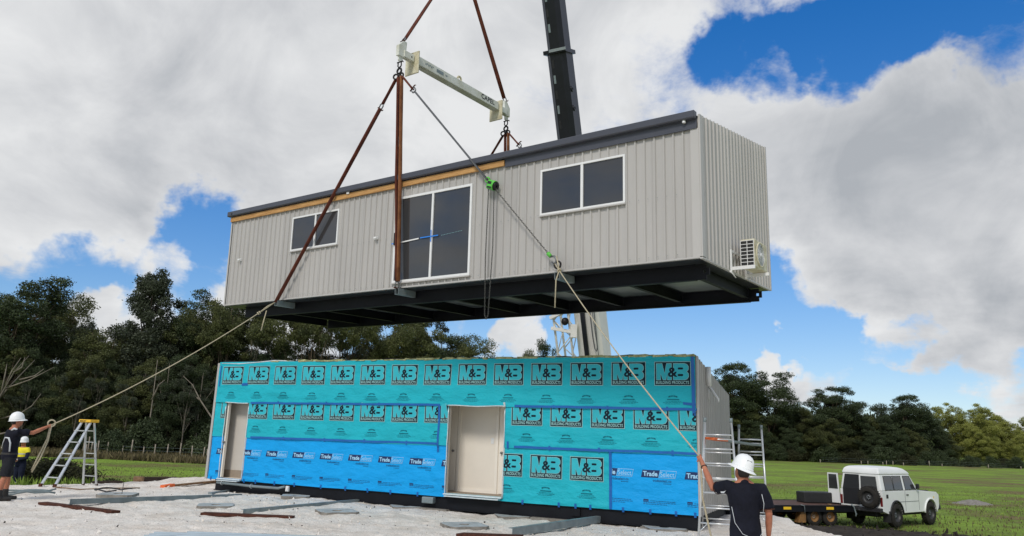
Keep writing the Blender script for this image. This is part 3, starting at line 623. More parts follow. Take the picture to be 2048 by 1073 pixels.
def ts_logo(x, z, y, clip=None, dz=0):
    sk = .035; par = lambda a, b, c, d: [(a, b), (c, b), (c+sk, d), (a+sk, d)]
    L = [P('ink_navy', 1, par(0, 0, .375, .155)), P('print_white', 1, par(.385, 0, .74, .155)), P('wrap_blue', 2, par(.393, .008, .732, .147)),
         ('print_white', 3, [(.045+u*.32, .026+v*.103) for u, v in TRd[0]], TRd[1]), ('print_white', 3, [(.425+u*.30, .026+v*.103) for u, v in SEl[0]], SEl[1]),
         ('ink_navy', 1, [(.26+u*.40, -.085+v*.055) for u, v in TSC[0]], TSC[1])]
    for k in range(5): L.append(P('ink_navy', 1, rect(.49+k*.035, -.122, .515+k*.035, -.112)))
    flat_print(L, x, z, y, clip)
    b = -.50+dz; L = [P('ink_navy', 1, rect(.05, b, .16, b+.048)), P('wrap_blue', 2, rect(.06, b+.012, .15, b+.018))]
    for i in range(3):
        u = .20 if i < 1 else .05; e_ = .72 if i < 2 else .55
        while u < e_: w = .02+.05*rr.random(); L.append(P('ink_navy', 1, rect(u, b+.016-i*.034, u+w, b+.024-i*.034))); u += w+.012
    flat_print(L, x, z, y, clip, 'printed_mark')
for i in range(14):
    x = -13.80+.9915*i; mb_logo(x, 2.665+.003*math.sin(i*1.7), 5, (None, -.03)); foil_mark(x+.19, 2.28+.006*math.sin(i), 5, (None, -.03))
for i in range(8):
    x = -13.74+.9915*i; zz = 1.70+.004*i
    if x < D1[0]: c = (None, D1[0])
    elif x < D1[1]: c = (D1[1], None)
    else: c = (None, -6.40)
    mb_logo(x, zz, 3, c); foil_mark(x+.19, zz-.36, 3, c)
for i in range(7):
    x = -6.36+.9915*i
    if D2[0] < x < D2[1]-.78: continue
    c = (None, D2[0]) if x < D2[0] else (None, -.03)
    mb_logo(x, 1.735-.004*i, 4, c); foil_mark(x+.19, 1.38, 4, c)
for x, c in ((-4.86, (D2[1], None)), (-3.87, None), (-2.885, None)): mb_logo(x, .555, 2, c); foil_mark(x+.19, .20, 2, c)
for i in range(9):
    x = -13.78+.94*i; c = (None, D1[0]) if x < D1[0]-.1 else ((D1[1], None) if x < D1[1] else (None, D2[0])); ts_logo(x, .70-.004*abs(i-5), 0, c)
for x, c in ((-2.19, (-1.90, None)), (-1.25, None), (-.31, (None, -.035))): ts_logo(x, .70, 1, c)
# tapes
def tape(x0, z0, x1, z1, w=.055, y=YT-.022):
    d = Vector((x1-x0, z1-z0)); n = Vector((-d.y, d.x)).normalized()*w/2; k = max(2, int(d.length/.09)); mb = MB(); vs = []; j = 0
    for i in range(k+1):
        t = i/k; j = j*.8+rr.normal(0, .002) if 0 < i < k else 0; c = Vector((x0, z0))+d*t; e_ = -.010-max(0, -(y+.03))*.06
        q0 = float(min(surf(c.x+n.x, c.y+n.y), surf(c.x, c.y))); q1 = float(min(surf(c.x-n.x, c.y-n.y), surf(c.x, c.y))); vs += [(c.x+n.x, q0+e_, c.y+n.y+j), (c.x-n.x, q1+e_, c.y-n.y+j)]
    mb.add(vs, [(2*i, 2*i+1, 2*i+3, 2*i+2) for i in range(k)]); o = mb.build('tape_strip', 'tape', lo_, fixn=False); return o
tape(-12.60, 2.135, -6.36, 2.165); tape(-4.30, 2.165, -.02, 2.15); tape(-12.50, 1.185, -6.36, 1.22, y=YM-.016); tape(-4.30, 1.22, -.03, 1.235, y=YM-.016)
tape(-6.38, 2.16, -6.37, 1.02, y=YT-.028); tape(-1.945, 1.22, -1.93, -.01, .065, y=YM-.016); tape(-.085, 3.28, -.075, 2.02, .07, y=YT-.03); tape(-.30, 2.28, -.03, 2.26, y=YT-.032); tape(-4.47, 1.34, -4.46, 1.18, .05, y=YM-.02)
tape(-13.02, 2.65, -12.80, 2.66, .075, y=YT-.032); tape(-13.9, 3.2, -13.9, 2.6, .04, y=YT-.032)
for x in [-13.86, -12.60, -12.18, -11.5, -10.8, -9.9, -9.1, -8.4, -7.7, -6.9, -4.05, -3.15, -2.75, -2.4, -1.65, -1.05, -.5, -.10]: tape(x, .045, x, -.06, .05, y=YB-.018)
for x, z in ((-11.3, 1.19), (-9.9, 1.2), (-8.6, 1.21), (-7.3, 1.215), (-3.4, 1.225), (-2.2, 1.23), (-.55, 1.235)): tape(x, z+.05, x, z-.05, .05, y=YM-.020)
for x in (-11.6, -9.9, -8.2, -3.3, -2.0, -.65): tape(x, 2.20, x, 2.11, .05, y=YT-.027)
# walls, openings, rooms
mb = MB()
xs = [-LL+.03, D1[0], D1[1], D2[0], D2[1], -.02]
for a, b in ((xs[0], xs[1]), (xs[2], xs[3]), (xs[4], xs[5])): mb.box((a, 0, 0), (b, .09, 3.27))
for h in (D1, D2): mb.box((h[0], 0, h[3]), (h[1], .09, 3.27)); mb.box((h[0], 0, 0), (h[1], .09, h[2]))
mb.box((-LL+.03, .09, 0), (-LL+.10, D-.05, 2.66)); mb.box((-LL+.03, D-.1, 0), (-.05, D-.03, 2.66)); mb.box((-.10, .09, 0), (-.05, D-.1, 2.66)); mb.build('wall', 'panel_grey', lo_)
mb = MB(); mb.prism([(-.02, 3.31), (D+.02, 2.70), (D+.02, 2.66), (-.02, 3.27)], lambda u, v, w: (w, u, v), -LL+.02, -.02); mb.build('roof', 'galv_dull', lo_)
for i in range(6):
    a = .03+i*(D-.06)/6; clad('cladding_sheet', a, a+(D-.06)/6-.002, -.03, lambda u: HR-.02+(HE-HR)*u/D, lambda u, h, z: (-.015+h, u, z), lo_, 'grey_clad')
mb = MB(); mb.box((-.018, -.02, -.03), (.022, .03, HR-.01)); mb.build('corner_flashing', 'grey_flash', lo_)
mb = MB(); mb.box((-LL-.03, -.05, -.02), (-LL+.05, -.012, HR-.03)); mb.box((-LL-.04, -.012, -.02), (-LL+.03, D, HE-.03)); mb.build('corner_flashing', 'grey_clad', lo_)
mb = MB(); mb.tube([(.05, .95, 3.15), (.06, .95, 2.72)], .06, 10); mb.tube([(.06, .95, 2.72), (.26, .95, 2.42), (.26, .95, 2.36)], [.035, .025, .02], 8); mb.tube([(.05, .95, 2.72), (.05, .95, 2.42)], .014, 6); mb.build('flue', 'white_frame', lo_)
mb = MB()
xx = -12.0
while xx < -.15:
    w = .10+.25*rr.random(); h = .022+.035*rr.random()
    if rr.random() < .92: mb.box((xx, -.10+.05*rr.random(), 3.285), (xx+w, .10, 3.29+h), bev=.012)
    xx += w*.8
for i in range(len(mb.v)): v = mb.v[i]; mb.v[i] = (v[0]+rr.normal(0, .008), v[1]+rr.normal(0, .006), v[2]+rr.normal(0, .006))
mb.build('insulation_edge', 'insul', lo_)
mb = MB(); mb.tube([(x, .0, 3.325+.012*math.sin(x*3)+.01*math.sin(x*7.7)) for x in np.arange(-13.9, -.1, .2)], .012, 5); mb.build('cable', 'ink_black', lo_)
mb = MB(); mb.tube([(-13.9, -.07, 3.27), (-13.2, -.08, 3.25), (-12.6, -.08, 3.28), (-11.9, -.06, 3.33), (-11.2, -.05, 3.31)], [.012, .016, .014, .018, .01], 6); mb.build('sheet_edge', 'foil_edge', lo_)
# chassis
mb = MB(); mb.box((-LL+.32, .05, -.30), (-.05, .09, -.045)); mb.box((-LL+.32, .02, -.045), (-.05, .14, -.028)); mb.box((-LL+.32, .02, -.318), (-.05, .14, -.30)); mb.build('chassis_rail', 'black_steel', lo_)
mb = MB(); mb.box((-LL+.32, D-.2, -.31), (-.05, D-.1, -.03)); mb.build('chassis_rail', 'black_steel', lo_)
for i in range(10): x = -.2-i*(LL-.6)/9; mb = MB(); mb.box((x-.05, .14, -.28), (x+.05, D-.2, -.04)); mb.build('cross_member', 'black_steel', lo_)
mb = MB(); mb.box((-LL+.05, .02, -.027), (-.03, D-.05, -.004)); mb.build('floor', 'black_steel', lo_)
mb = MB(); mb.box((-6.72, -.10, -.20), (-6.40, .05, -.05), bev=.02); mb.build('lifting_bracket', 'galv_dull', lo_)
mb = MB(); mb.box((-2.85, .0, -.22), (-2.65, .05, -.06)); mb.build('lifting_bracket', 'black_steel', lo_)
mb = MB(); mb.box((-11.05, -.06, -.19), (-10.95, -.01, -.05)); mb.box((-11.03, -.08, -.17), (-10.97, -.06, -.09)); mb.build('socket', 'white_frame', lo_)
# room behind the wide doorway
mb = MB(); mb.box((-7.3, .09, .02), (-4.40, .80, .06)); mb.build('room_floor', 'skirt', lo_)
mb = MB(); mb.box((-7.3, .80, .06), (-4.40, .85, 2.6)); mb.box((-7.35, .09, .06), (-7.3, .85, 2.6)); mb.box((-4.40, .09, .06), (-4.35, .85, 2.6)); rm = mb.build('room_wall', 'plaster', lo_)
mb = MB(); mb.box((-7.30, .09, 2.5), (-4.40, .80, 2.54)); mb.build('room_ceiling', 'plaster', lo_)
mb = MB(); mb.box((-6.21, .785, .06), (-5.19, .7995, .15)); mb.build('skirting', 'door_paint', rm)
for a in (-6.28, -5.19): mb = MB(); mb.box((a, .77, .06), (a+.07, .7995, 2.3)); mb.build('architrave', 'door_paint', rm)
for (a, b, kx) in ((-7.25, -6.31, -6.39), (-5.08, -4.45, -5.01)):
    mb = MB(); mb.box((a, .775, .07), (b, .798, 2.28)); d_ = mb.build('inner_door', 'door_paint', lo_)
    mb = MB(); mb.lathe([(0, .07), (.022, .065), (.03, .045), (.022, .02), (.012, .018), (.012, 0), (.03, 0)], 12, Matrix.Translation((kx, .775, 1.05)) @ Matrix.Rotation(rad(90), 4, 'X')); mb.build('knob', 'shackle', d_)
mb = MB(); mb.box((-5.33, .788, 1.26), (-5.25, .7995, 1.40), bev=.004); mb.build('light_switch', 'white_frame', rm)
# shallow recess behind the narrow doorway
mb = MB(); mb.box((-13.99, .36, .02), (-12.4, .40, 2.4)); mb.box((-12.4, .09, .02), (-12.35, .40, 2.4)); mb.build('room_wall', 'panel_grey', lo_)
mb = MB(); mb.box((-13.99, .09, .0), (-12.4, .36, .03)); mb.build('room_floor', 'door_paint', lo_)
mb = MB(); mb.box((-13.98, .345, .03), (-12.4, .3595, .24)); mb.build('skirting', 'skirt', lo_)
mb = MB(); mb.box((-13.548, .005, .05), (-13.50, .085, 2.12)); fr_ = mb.build('door_frame', 'door_paint', lo_)
mb = MB(); mb.lathe([(0, .07), (.022, .065), (.03, .045), (.022, .02), (.012, .018), (.012, 0), (.03, 0)], 12, Matrix.Translation((-13.52, .005, 1.02)) @ Matrix.Rotation(rad(90), 4, 'X')); mb.build('knob', 'shackle', fr_)
for h in (D1, D2):
    mb = MB()
    for x in h[:2]:
        mb.tube([(x, -.055+.006*math.sin(z*9), z) for z in np.arange(h[2]-.03, h[3]+.02, .12)], .012, 6)
    mb.tube([(x, -.085+.01*math.sin(x*6), h[3]+.01*math.sin(x*5)) for x in np.arange(h[0]-.02, h[1]+.03, .08)], .014, 6)
    mb.build('sheet_edge', 'foil_edge', lo_)
    mb = MB(); mb.box((h[0]-.02, -.10, h[2]-.035), (h[1]-.01, .12, h[2]-.005), bev=.006); mb.box((h[0]+.04, -.16, h[2]-.075), (h[1]-.06, -.02, h[2]-.05), bev=.006); mb.build('threshold', 'foil_edge', lo_)
mb = MB(); mb.add([(-4.62, -.06, 2.14), (-4.54, -.075, 2.14), (-4.55, -.09, 2.25), (-4.60, -.08, 2.24)], [(0, 1, 2, 3)]); mb.build('sheet_edge', 'foil_edge', lo_)
mb = MB(); mb.tube([(-13.5, -.12, -.09), (-12.2, -.13, -.12), (-11.25, -.12, -.12), (-11.05, -.10, -.07)], .034, 8); p_ = mb.build('plumbing_pipe', 'galv_dull', lo_)
mb = MB(); mb.torus((-13.3, -.12, -.095), (1, 0, -.03), .055, .008, 10, 5); mb.torus((-12.2, -.13, -.12), (1, 0, 0), .055, .008, 10, 5); mb.build('pipe_tie', 'silver_tape', p_)

# ------------------------------------------------------------------ rigging (same frame as the hanging module)
BX, BZ = -7.69, 5.98
sb = empty('spreader_beam', MU @ Matrix.Translation((BX, 2.03, BZ)), 'white steel spreader beam above the hanging module', 'spreader beam')
mb = MB(); mb.box((-.11, -1.62, -.12), (.11, 1.86, .12), bev=.015); bt = mb.build('beam_tube', 'beam_white', sb)
for y in (-1.70, 1.92):
    mb = MB(); mb.box((-.26, y-.02, -.40), (.20, y+.02, .20), bev=.012); mb.build('end_plate', 'beam_cream', sb)
for s_ in (-1, 1):
    y0 = 1.74*s_ if s_ < 0 else 1.96
    mb = MB(); ya, yb = sorted((y0, y0+s_*.36)); mb.box((-.075, ya, -.09), (.075, yb, .09), bev=.01)
    pr = [(0, -.11), (.24, -.11), (.24, .16), (.08, .33), (-.03, .33), (-.02, .10)]
    mb.prism([(y0+s_*(.30+u), v) for u, v in pr], lambda u, v, w: (w, u, v), -.05, .05)
    mb.prism([(y0+s_*(.36+u), v) for u, v in [(0, -.11), (.14, -.11), (.14, -.22), (.07, -.27), (0, -.22)]], lambda u, v, w: (w, u, v), -.02, .02)
    mb.build('end_arm', 'beam_white', sb)
    mb = MB(); mb.torus((.0, y0+s_*.12, 0), (1, 0, 0), .02, .082, 8, 8) if False else mb.lathe([(.022, -.077), (.022, .077), (0, .077)], 10, Matrix.Translation((0, y0+s_*.10, 0)) @ Matrix.Rotation(rad(90), 4, 'Y')); mb.build('pin', 'ink_black', sb)
mb = MB(); mb.torus((0, .15, .20), (1, 0, 0), .075, .028, 16, 8); mb.box((-.025, .05, .115), (.025, .25, .15)); mb.build('lifting_eye', 'beam_cream', sb)
cp = text2d('CAPEL', .62, .15, .03, 1.12); mb = MB(); mb.add([(.1125, 1.02+u, -.055+v) for u, v in cp[0]], cp[1]); mb.build('lettering', 'ink_black', bt)
mb = MB(); 
for k in range(6): mb.box((.111, -1.36+k*.055, -.02+.03*(k % 2)), (.1125, -1.32+k*.055, .03+.02*(k % 2)))
mb.box((.111, -.92, -.045), (.1125, -.64, .05)); mb.box((.111, -.56, -.02), (.1125, -.48, .02)); mb.build('rating_plate', 'galv_dull', bt)
HOOK = Vector((-7.70, 2.05, 9.95))
def shackle(name, c, d, label, mt='shackle', s=.07, w=(1, 0, 0)):
    """bow shackle: bow, pin and its tab; d points from pin to bow"""
    o = empty(name, MU @ Matrix.Translation(c), label, 'shackle', 'shackles of the lifting gear'); d = Vector(d).normalized(); a = Vector(w); a = (a-d*a.dot(d)).normalized(); nrm = d.cross(a)
    mb = MB(); pts = [-a*s*.62-d*s*.95]; pts += [(-a*math.cos(t)+d*math.sin(t))*s*(.72 if .2 < t < 2.9 else .66) for t in np.linspace(-.1, math.pi+.1, 12)]; pts += [a*s*.62-d*s*.95]
    mb.tube(pts, s*.2, 7); mb.build('bow', mt, o)
    mb = MB(); mb.tube([-a*s*1.05-d*s*.95, a*s*1.25-d*s*.95], s*.2, 8); mb.tube([a*s*1.2-d*s*.95, a*s*1.5-d*s*.6], s*.13, 6); mb.build('pin', 'rust' if mt == 'shackle' else mt, o); return o
def sling(name, pts, r, mt, label, cat='sling', flat=.45, grp='slings of the lifting gear'):
    mb = MB(); P_ = [Vector(p) for p in pts]; fine_ = []
    for a, b in zip(P_[:-1], P_[1:]):
        for k in range(6): fine_.append(a.lerp(b, k/6))
    fine_.append(P_[-1]); mb.tube(fine_, [r*(1+.05*math.sin(i*1.3)) for i in range(len(fine_))], 8, flat=flat)
    o = mb.build(name, mt, None, MU); return tag(o, label, cat, grp)
FT = Vector((BX, -.05, BZ+.36)); BT = Vector((BX, 4.32, BZ+.36)); FB = Vector((BX, -.15, BZ-.32)); BB = Vector((BX, 4.42, BZ-.32))
mb = MB(); mb.tube([HOOK+Vector((0, 0, 3.2)), HOOK+Vector((0, 0, .9))], .02, 6); 
for s_, top, nm in ((-1, FT, 'front'), (1, BT, 'rear')):
    shackle('bow_shackle', top+Vector((0, 0, .04)), (HOOK-top), 'bow shackle on top of the %s end of the white spreader beam' % nm, s=.075)
    d_ = (HOOK-top).normalized(); sling('sling', [top+d_*.06, HOOK], .068, 'sling', 'brown sling from the %s end of the spreader beam up to the crane hook' % nm)
def side(yoff, base, nm, chain_front):
    # hook cluster under the beam end
    c = base; shackle('bow_shackle', c+Vector((0, 0, -.02)), (0, 0, -1), 'dark shackle hanging under the %s end of the white spreader beam' % nm, 'dark_hook', .085)
    o = empty('link_assembly', MU @ Matrix.Translation(c+Vector((0, 0, -.16))), 'dark link assembly gathering the slings under the %s beam end' % nm, 'link')
    mb = MB(); mb.torus((0, 0, -.02), (0, 1, 0), .07, .026, 14, 7); mb.build('master_link', 'dark_hook', o)
    for k, (dx, dz) in enumerate(((-.08, -.17), (.08, -.16), (.0, -.18))): mb = MB(); mb.torus((dx, .03*(k-1), dz), (.3*(k-1), 1, 0), .065, .023, 12, 6); mb.build('sub_link', 'dark_hook', o)
    top = c+Vector((0, 0, -.38)); yo = base.y*0+(-.17 if chain_front else D+.17)
    # outer leg
    e1 = Vector((-11.80, yo, -.10)); a1 = top+Vector((-.10, 0, 0)); m1 = a1.lerp(e1, .105)
    sling('sling', [a1, m1], .05, 'sling', 'short brown sling linking the %s hook to the long outer sling' % nm)
    shackle('bow_shackle', m1+(m1-a1).normalized()*.06, (a1-m1), 'bow shackle joining the short and long outer slings on the %s side' % nm, s=.085)
    sling('sling', [m1+(e1-m1).normalized()*.12, e1], .062, 'sling', 'long brown sling slanting to the outer left lifting bracket on the %s side' % nm)
    # middle leg: two parts of one endless sling
    e2 = Vector((-7.35, yo, .10))
    sling('sling', [top+Vector((-.02, 0, .03)), top.lerp(e2, .5)+Vector((-.05, 0, 0)), e2+Vector((-.02, 0, 0))], .058, 'sling', 'darker strand of the vertical brown sling on the %s side' % nm)
    sling('sling', [top+Vector((.09, 0, .03)), top.lerp(e2, .5)+Vector((.08, -.01, 0)), e2+Vector((.03, 0, 0))], .062, 'sling_tan', 'lighter strand of the vertical brown sling on the %s side' % nm)
    shackle('bow_shackle', e2+Vector((0, 0, -.07)), (0, 0, 1), 'shackle at the foot of the vertical sling on the %s side' % nm, s=.09, w=(0, 1, 0))
    # chain-block leg
    e3 = Vector((-2.95, yo, .10)); a3 = top+Vector((.12, 0, .02)); m3 = a3.lerp(e3, .082)
    sling('sling', [a3, m3], .052, 'sling', 'short brown sling above the grey strap on the %s side' % nm)
    shackle('bow_shackle', m3+(e3-a3).normalized()*.05, (e3-a3), 'bow shackle between brown sling and grey strap on the %s side' % nm, s=.085)
    m4 = a3.lerp(e3, .605); sling('strap', [m3+(e3-a3).normalized()*.11, m4], .052, 'strap_grey', 'grey webbing strap holding the chain hoist on the %s side' % nm, 'strap', .35)
    return m4, e3
h4, e3 = side(-.17, FB, 'front', True); side(D+.17, BB, 'rear', False)
dch = (e3-h4).normalized()
hst = empty('chain_hoist', MU @ Matrix.Translation(h4+dch*.16), 'green chain hoist on the grey strap in front of the cladding', 'chain hoist')
RH = Matrix.Rotation(rad(20), 3, 'Y')
mb = MB(); mb.box((-.10, -.06, -.11), (.10, .06, .10), R=RH, bev=.035); mb.build('gear_case', 'green_paint', hst)
mb = MB(); mb.box((-.075, -.064, .0), (.03, -.061, .06), R=RH); mb.box((-.06, -.064, -.09), (.06, -.061, -.05), R=RH); mb.build('case_recess', 'ink_black', hst)
Mw = RH.to_4x4() @ Matrix.Translation((.125, 0, -.01)) @ Matrix.Rotation(rad(90), 4, 'Y') @ Matrix.Scale(.85, 4); mb = MB(); mb.lathe([(.03, -.035), (.10, -.035), (.115, -.02), (.08, 0), (.115, .02), (.10, .035), (.03, .035)], 20, Mw); mb.build('hand_wheel', 'ink_black', hst)
mb = MB(); mb.lathe([(.118, -.05), (.13, -.045), (.13, -.01), (.12, -.008)], 20, Mw); mb.build('wheel_guard', 'green_paint', hst)
mb = MB(); mb.torus(-dch*.17, (0, 1, 0), .055, .018, 12, 6); mb.build('top_hook', 'green_paint', hst)
def chain(pts, link_r=.024, wire=.007, step=.05):
    mb = MB(); P_ = [Vector(p) for p in pts]; k = 0
    for a, b in zip(P_[:-1], P_[1:]):
        n = max(1, int((b-a).length/step)); d = (b-a).normalized(); s1 = d.cross(Vector((0, 1, .1))).normalized(); s2 = d.cross(s1)
        for i in range(n):
            c = a.lerp(b, (i+.5)/n); u = s1 if k % 2 else s2; k += 1
            mb.tube([c-d*link_r*1.1+u*0, c-d*.0+u*link_r*.62, c+d*link_r*1.1, c-u*link_r*.62, c-d*link_r*1.1], wire, 4, cap=False)
    return mb
tag(chain([h4+dch*.28, e3-dch*.30], .028, .008, .052).build('load_chain', 'chain', None, MU), 'steel load chain slanting from the green hoist to its lower hook', 'chain')
lh = empty('lower_hook', MU @ Matrix.Translation(e3-dch*.18), 'green lower hook of the chain hoist by the module edge', 'hook')
mb = MB(); mb.tube([-dch*.15, -dch*.05], [.045, .04], 8); mb.build('hook_block', 'green_paint', lh)
mb = MB(); sd_ = dch.cross(Vector((0, 1, 0))).normalized(); mb.tube([-dch*.05, dch*.0+sd_*.055, dch*.09+sd_*.06, dch*.14, dch*.10-sd_*.05, dch*.05-sd_*.055], [.022, .022, .024, .024, .018, .012], 7); mb.build('hook_bow', 'shackle', lh)
mb = MB(); mb.torus(dch*.2, (0, 1, 0), .075, .02, 12, 6); mb.build('ring', 'dark_hook', lh)
hb = h4+dch*.16; zl = -.93
cpts = [hb+Vector((-.06, -.02, -.10)), hb+Vector((-.09, -.02, -1.6)), Vector((hb.x-.06, hb.y-.02, zl+.1)), Vector((hb.x-.02, hb.y-.02, zl)), Vector((hb.x+.03, hb.y-.02, zl+.1)), hb+Vector((.10, -.02, -1.4)), hb+Vector((.09, -.02, -.12))]
tag(chain(cpts, .024, .0075, .044).build('hand_chain', 'chain', None, MU), 'loop of hand chain hanging below the green hoist', 'chain')
hk = empty('crane_hook', MU @ Matrix.Translation(HOOK), 'crane hook block above the slings', 'crane hook')
mb = MB(); mb.torus((0, 0, -.02), (1, 0, 0), .14, .05, 14, 8, (rad(140), rad(430))); mb.tube([(0, 0, .1), (0, 0, .45)], [.05, .06], 10); mb.build('hook_bow', 'dark_hook', hk)
mb = MB(); mb.box((-.10, -.28, .45), (.10, .28, 1.15), bev=.06); mb.build('hook_block', 'yellow', hk)

# ------------------------------------------------------------------ mobile crane standing behind the lower module
HW = MU @ HOOK
def proj(P):
    d = P-CP; z = d.dot(fw); return 1024+F_PX*d.dot(RT)/z, 536.5-F_PX*d.dot(UP)/z
best = min(np.arange(18, 80, .05), key=lambda zt: abs(proj(Vector((HW.x, HW.y, float(zt))))[0]-(1106+.1175*proj(Vector((HW.x, HW.y, float(zt))))[1])))
TIP = Vector((HW.x, HW.y, float(best))); BASE = at(1193, 735, 29.0)
bd = (TIP-BASE).normalized(); BLEN = (TIP-BASE).length
bside = -bd.cross(Vector((0, 0, 1))).normalized(); bup = bd.cross(bside).normalized()
gcz = gz(BASE.x, BASE.y)
cr_ = empty('mobile_crane', Matrix.Translation((BASE.x, BASE.y, gcz)), 'mobile crane with a long dark telescopic boom behind both modules', 'crane')
CI = Vector((BASE.x, BASE.y, gcz))
def bpt(t, u, v): return BASE+bd*t+bside*u+bup*v-CI
def section(name, t0, t1, w, h, mt, cut=.22):
    c = min(w, h)*cut; pr = [(-w/2+c, -h/2), (w/2-c, -h/2), (w/2, -h/2+c), (w/2, h/2-c*.5), (w/2-c*.5, h/2), (-w/2+c*.5, h/2), (-w/2, h/2-c*.5), (-w/2, -h/2+c)]
    mb = MB(); mb.prism(pr, lambda u, v, t: bpt(t, u, v), t0, t1); return mb.build(name, mt, cr_)
b0 = section('boom_base_section', -2.5, 8.2, .98, 1.15, 'boom_white'); b1 = section('boom_section', 8.2, 12.0, .74, .92, 'boom_dark'); b2 = section('boom_section', 12.0, 23.5, .68, .84, 'boom_dark'); b3 = section('boom_section', 23.5, BLEN-.3, .6, .74, 'boom_dark')
for t, w, h in ((12.0, .88, 1.04), (23.5, .74, .90), (8.2, 1.02, 1.2)):
    mb = MB(); mb.prism([(-w/2, -h/2), (w/2, -h/2), (w/2, h/2), (-w/2, h/2)], lambda u, v, q: bpt(q, u, v), t-.07, t+.07); mb.build('boom_collar', 'boom_dark', cr_)
mb = MB(); mb.prism([(-.20, -.545), (.46, -.545), (.46, -.532), (-.20, -.532)], lambda u, v, q: bpt(q, u, v), 11.98, 12.08); mb.build('boom_band', 'galv', cr_)
for k, t in enumerate((9.2, 9.75, 10.3, 10.85, 11.4, 12.7, 13.25, 13.8, 14.4)):
    mb = MB(); w_ = .74 if t < 12 else .68; h_ = .92 if t < 12 else .84; mb.prism([(-.06-.10, -h_/2-.012), (.02-.10, -h_/2-.012), (.02-.10, -h_/2-.001), (-.06-.10, -h_/2-.001)], lambda u, v, q: bpt(q, u, v), t, t+.30); mb.build('boom_slot', 'galv_dull' if k % 2 else 'ink_black', cr_)
for t in (9.9, 10.6):
    mb = MB(); mb.lathe([(.11, -.02), (.11, .02), (.05, .03), (.05, -.03)], 12, Matrix.Translation(bpt(t, .38, -.15)) @ bside.to_track_quat('Z', 'Y').to_matrix().to_4x4()); mb.build('boom_lug', 'boom_dark', cr_)
mb = MB(); mb.tube([bpt(-2.2, .0-.06, -.72), bpt(4.6, -.06, -.66)], .09, 14); mb.build('lift_cylinder', 'boom_dark', cr_)
mb = MB(); mb.tube([bpt(-3.5, -.06, -1.3), bpt(-2.2, -.06, -.72)], .15, 14); mb.build('lift_cylinder', 'boom_white', cr_)
mb = MB(); mb.tube([bpt(4.0, .22, -.6), bpt(1.4, .24, -.66), bpt(.9, .28, -.68), bpt(.8, .33, -.68), bpt(.95, .38, -.68), bpt(1.6, .40, -.66), bpt(4.0, .40, -.6)], .022, 6); mb.tube([bpt(4.0, .28, -.6), bpt(1.6, .34, -.63), bpt(-1.5, .46, -.63)], .014, 6); mb.build('hose', 'strap_grey', cr_)
# stowed lattice jib beside the base section
mb = MB(); jb = []
J0, J1 = -2.4, 5.2
for u in (-1.28, -.66):
    for v in (-.62, .10): mb.tube([bpt(J0, u, v), bpt(J1, u, v)], .045, 8)
q_ = mb.build('jib_chords', 'boom_white', cr_)
mb = MB(); n_ = 12
for i in range(n_):
    ta = J0+(J1-J0)*i/n_; tb = J0+(J1-J0)*(i+1)/n_; a, b = ((-1.28, -.66) if i % 2 else (-.66, -1.28))
    for v in (-.62, .10): mb.tube([bpt(ta, a, v), bpt(tb, b, v)], .022, 6)
    c, d = ((-.62, .10) if i % 2 else (.10, -.62))
    for u in (-1.28, -.66): mb.tube([bpt(ta, u, c), bpt(tb, u, d)], .022, 6)
mb.build('jib_lacing', 'boom_white', cr_)
mb = MB(); mb.bar(bpt(1.75, -1.38, -.70), bpt(1.55, -.45, -.68), .14, .12); mb.bar(bpt(2.15, -1.38, -.70), bpt(2.5, -.45, -.68), .12, .12); mb.bar(bpt(3.9, -1.4, -.70), bpt(3.1, -.4, -.68), .14, .14); mb.box(bpt(1.6, -.5, -.66)-Vector((.12, .1, .25)), bpt(1.6, -.5, -.66)+Vector((.12, .1, .25))); mb.build('jib_bracket', 'boom_white', cr_)
mb = MB(); mb.lathe([(.0, -.1), (.14, -.1), (.14, .1), (0, .1)], 12, Matrix.Translation(bpt(2.0, -.78, -.72)) @ Matrix.Rotation(rad(90), 4, 'X')); mb.build('sheave', 'dark_hook', cr_)
mb = MB(); mb.box((-1.4, -1.2, 1.5), (1.4, 2.6, 3.0), bev=.1); mb.build('turret', 'boom_white', cr_)
mb = MB(); mb.box((-5.5, -1.3, .75), (5.5, 1.3, 1.45), bev=.06); mb.build('carrier', 'boom_white', cr_)
mb = MB(); mb.box((-6.6, -1.25, .7), (-5.0, 1.25, 2.6), bev=.12); mb.build('cab', 'boom_white', cr_)
for x in (-4.2, -2.9, 1.9, 3.3, 4.6):
    for y in (-1.12, 1.12): mb = MB(); mb.lathe([(.25, -.17), (.5, -.17), (.58, -.12), (.58, .12), (.5, .17), (.25, .17), (.2, .08), (0, .08)], 20, Matrix.Translation((x, y, .58)) @ Matrix.Rotation(rad(90), 4, 'X')); mb.build('wheel', 'rubber', cr_)
mb = MB()
for o_ in (-.06, .06): mb.tube([HW+Vector((o_, 0, 1.1)), TIP+Vector((o_, 0, -.2))], .012, 6)
mb2 = MB()
tag(mb.build('hoist_rope', 'chain'), 'hoist rope from the boom head down to the crane hook', 'rope')

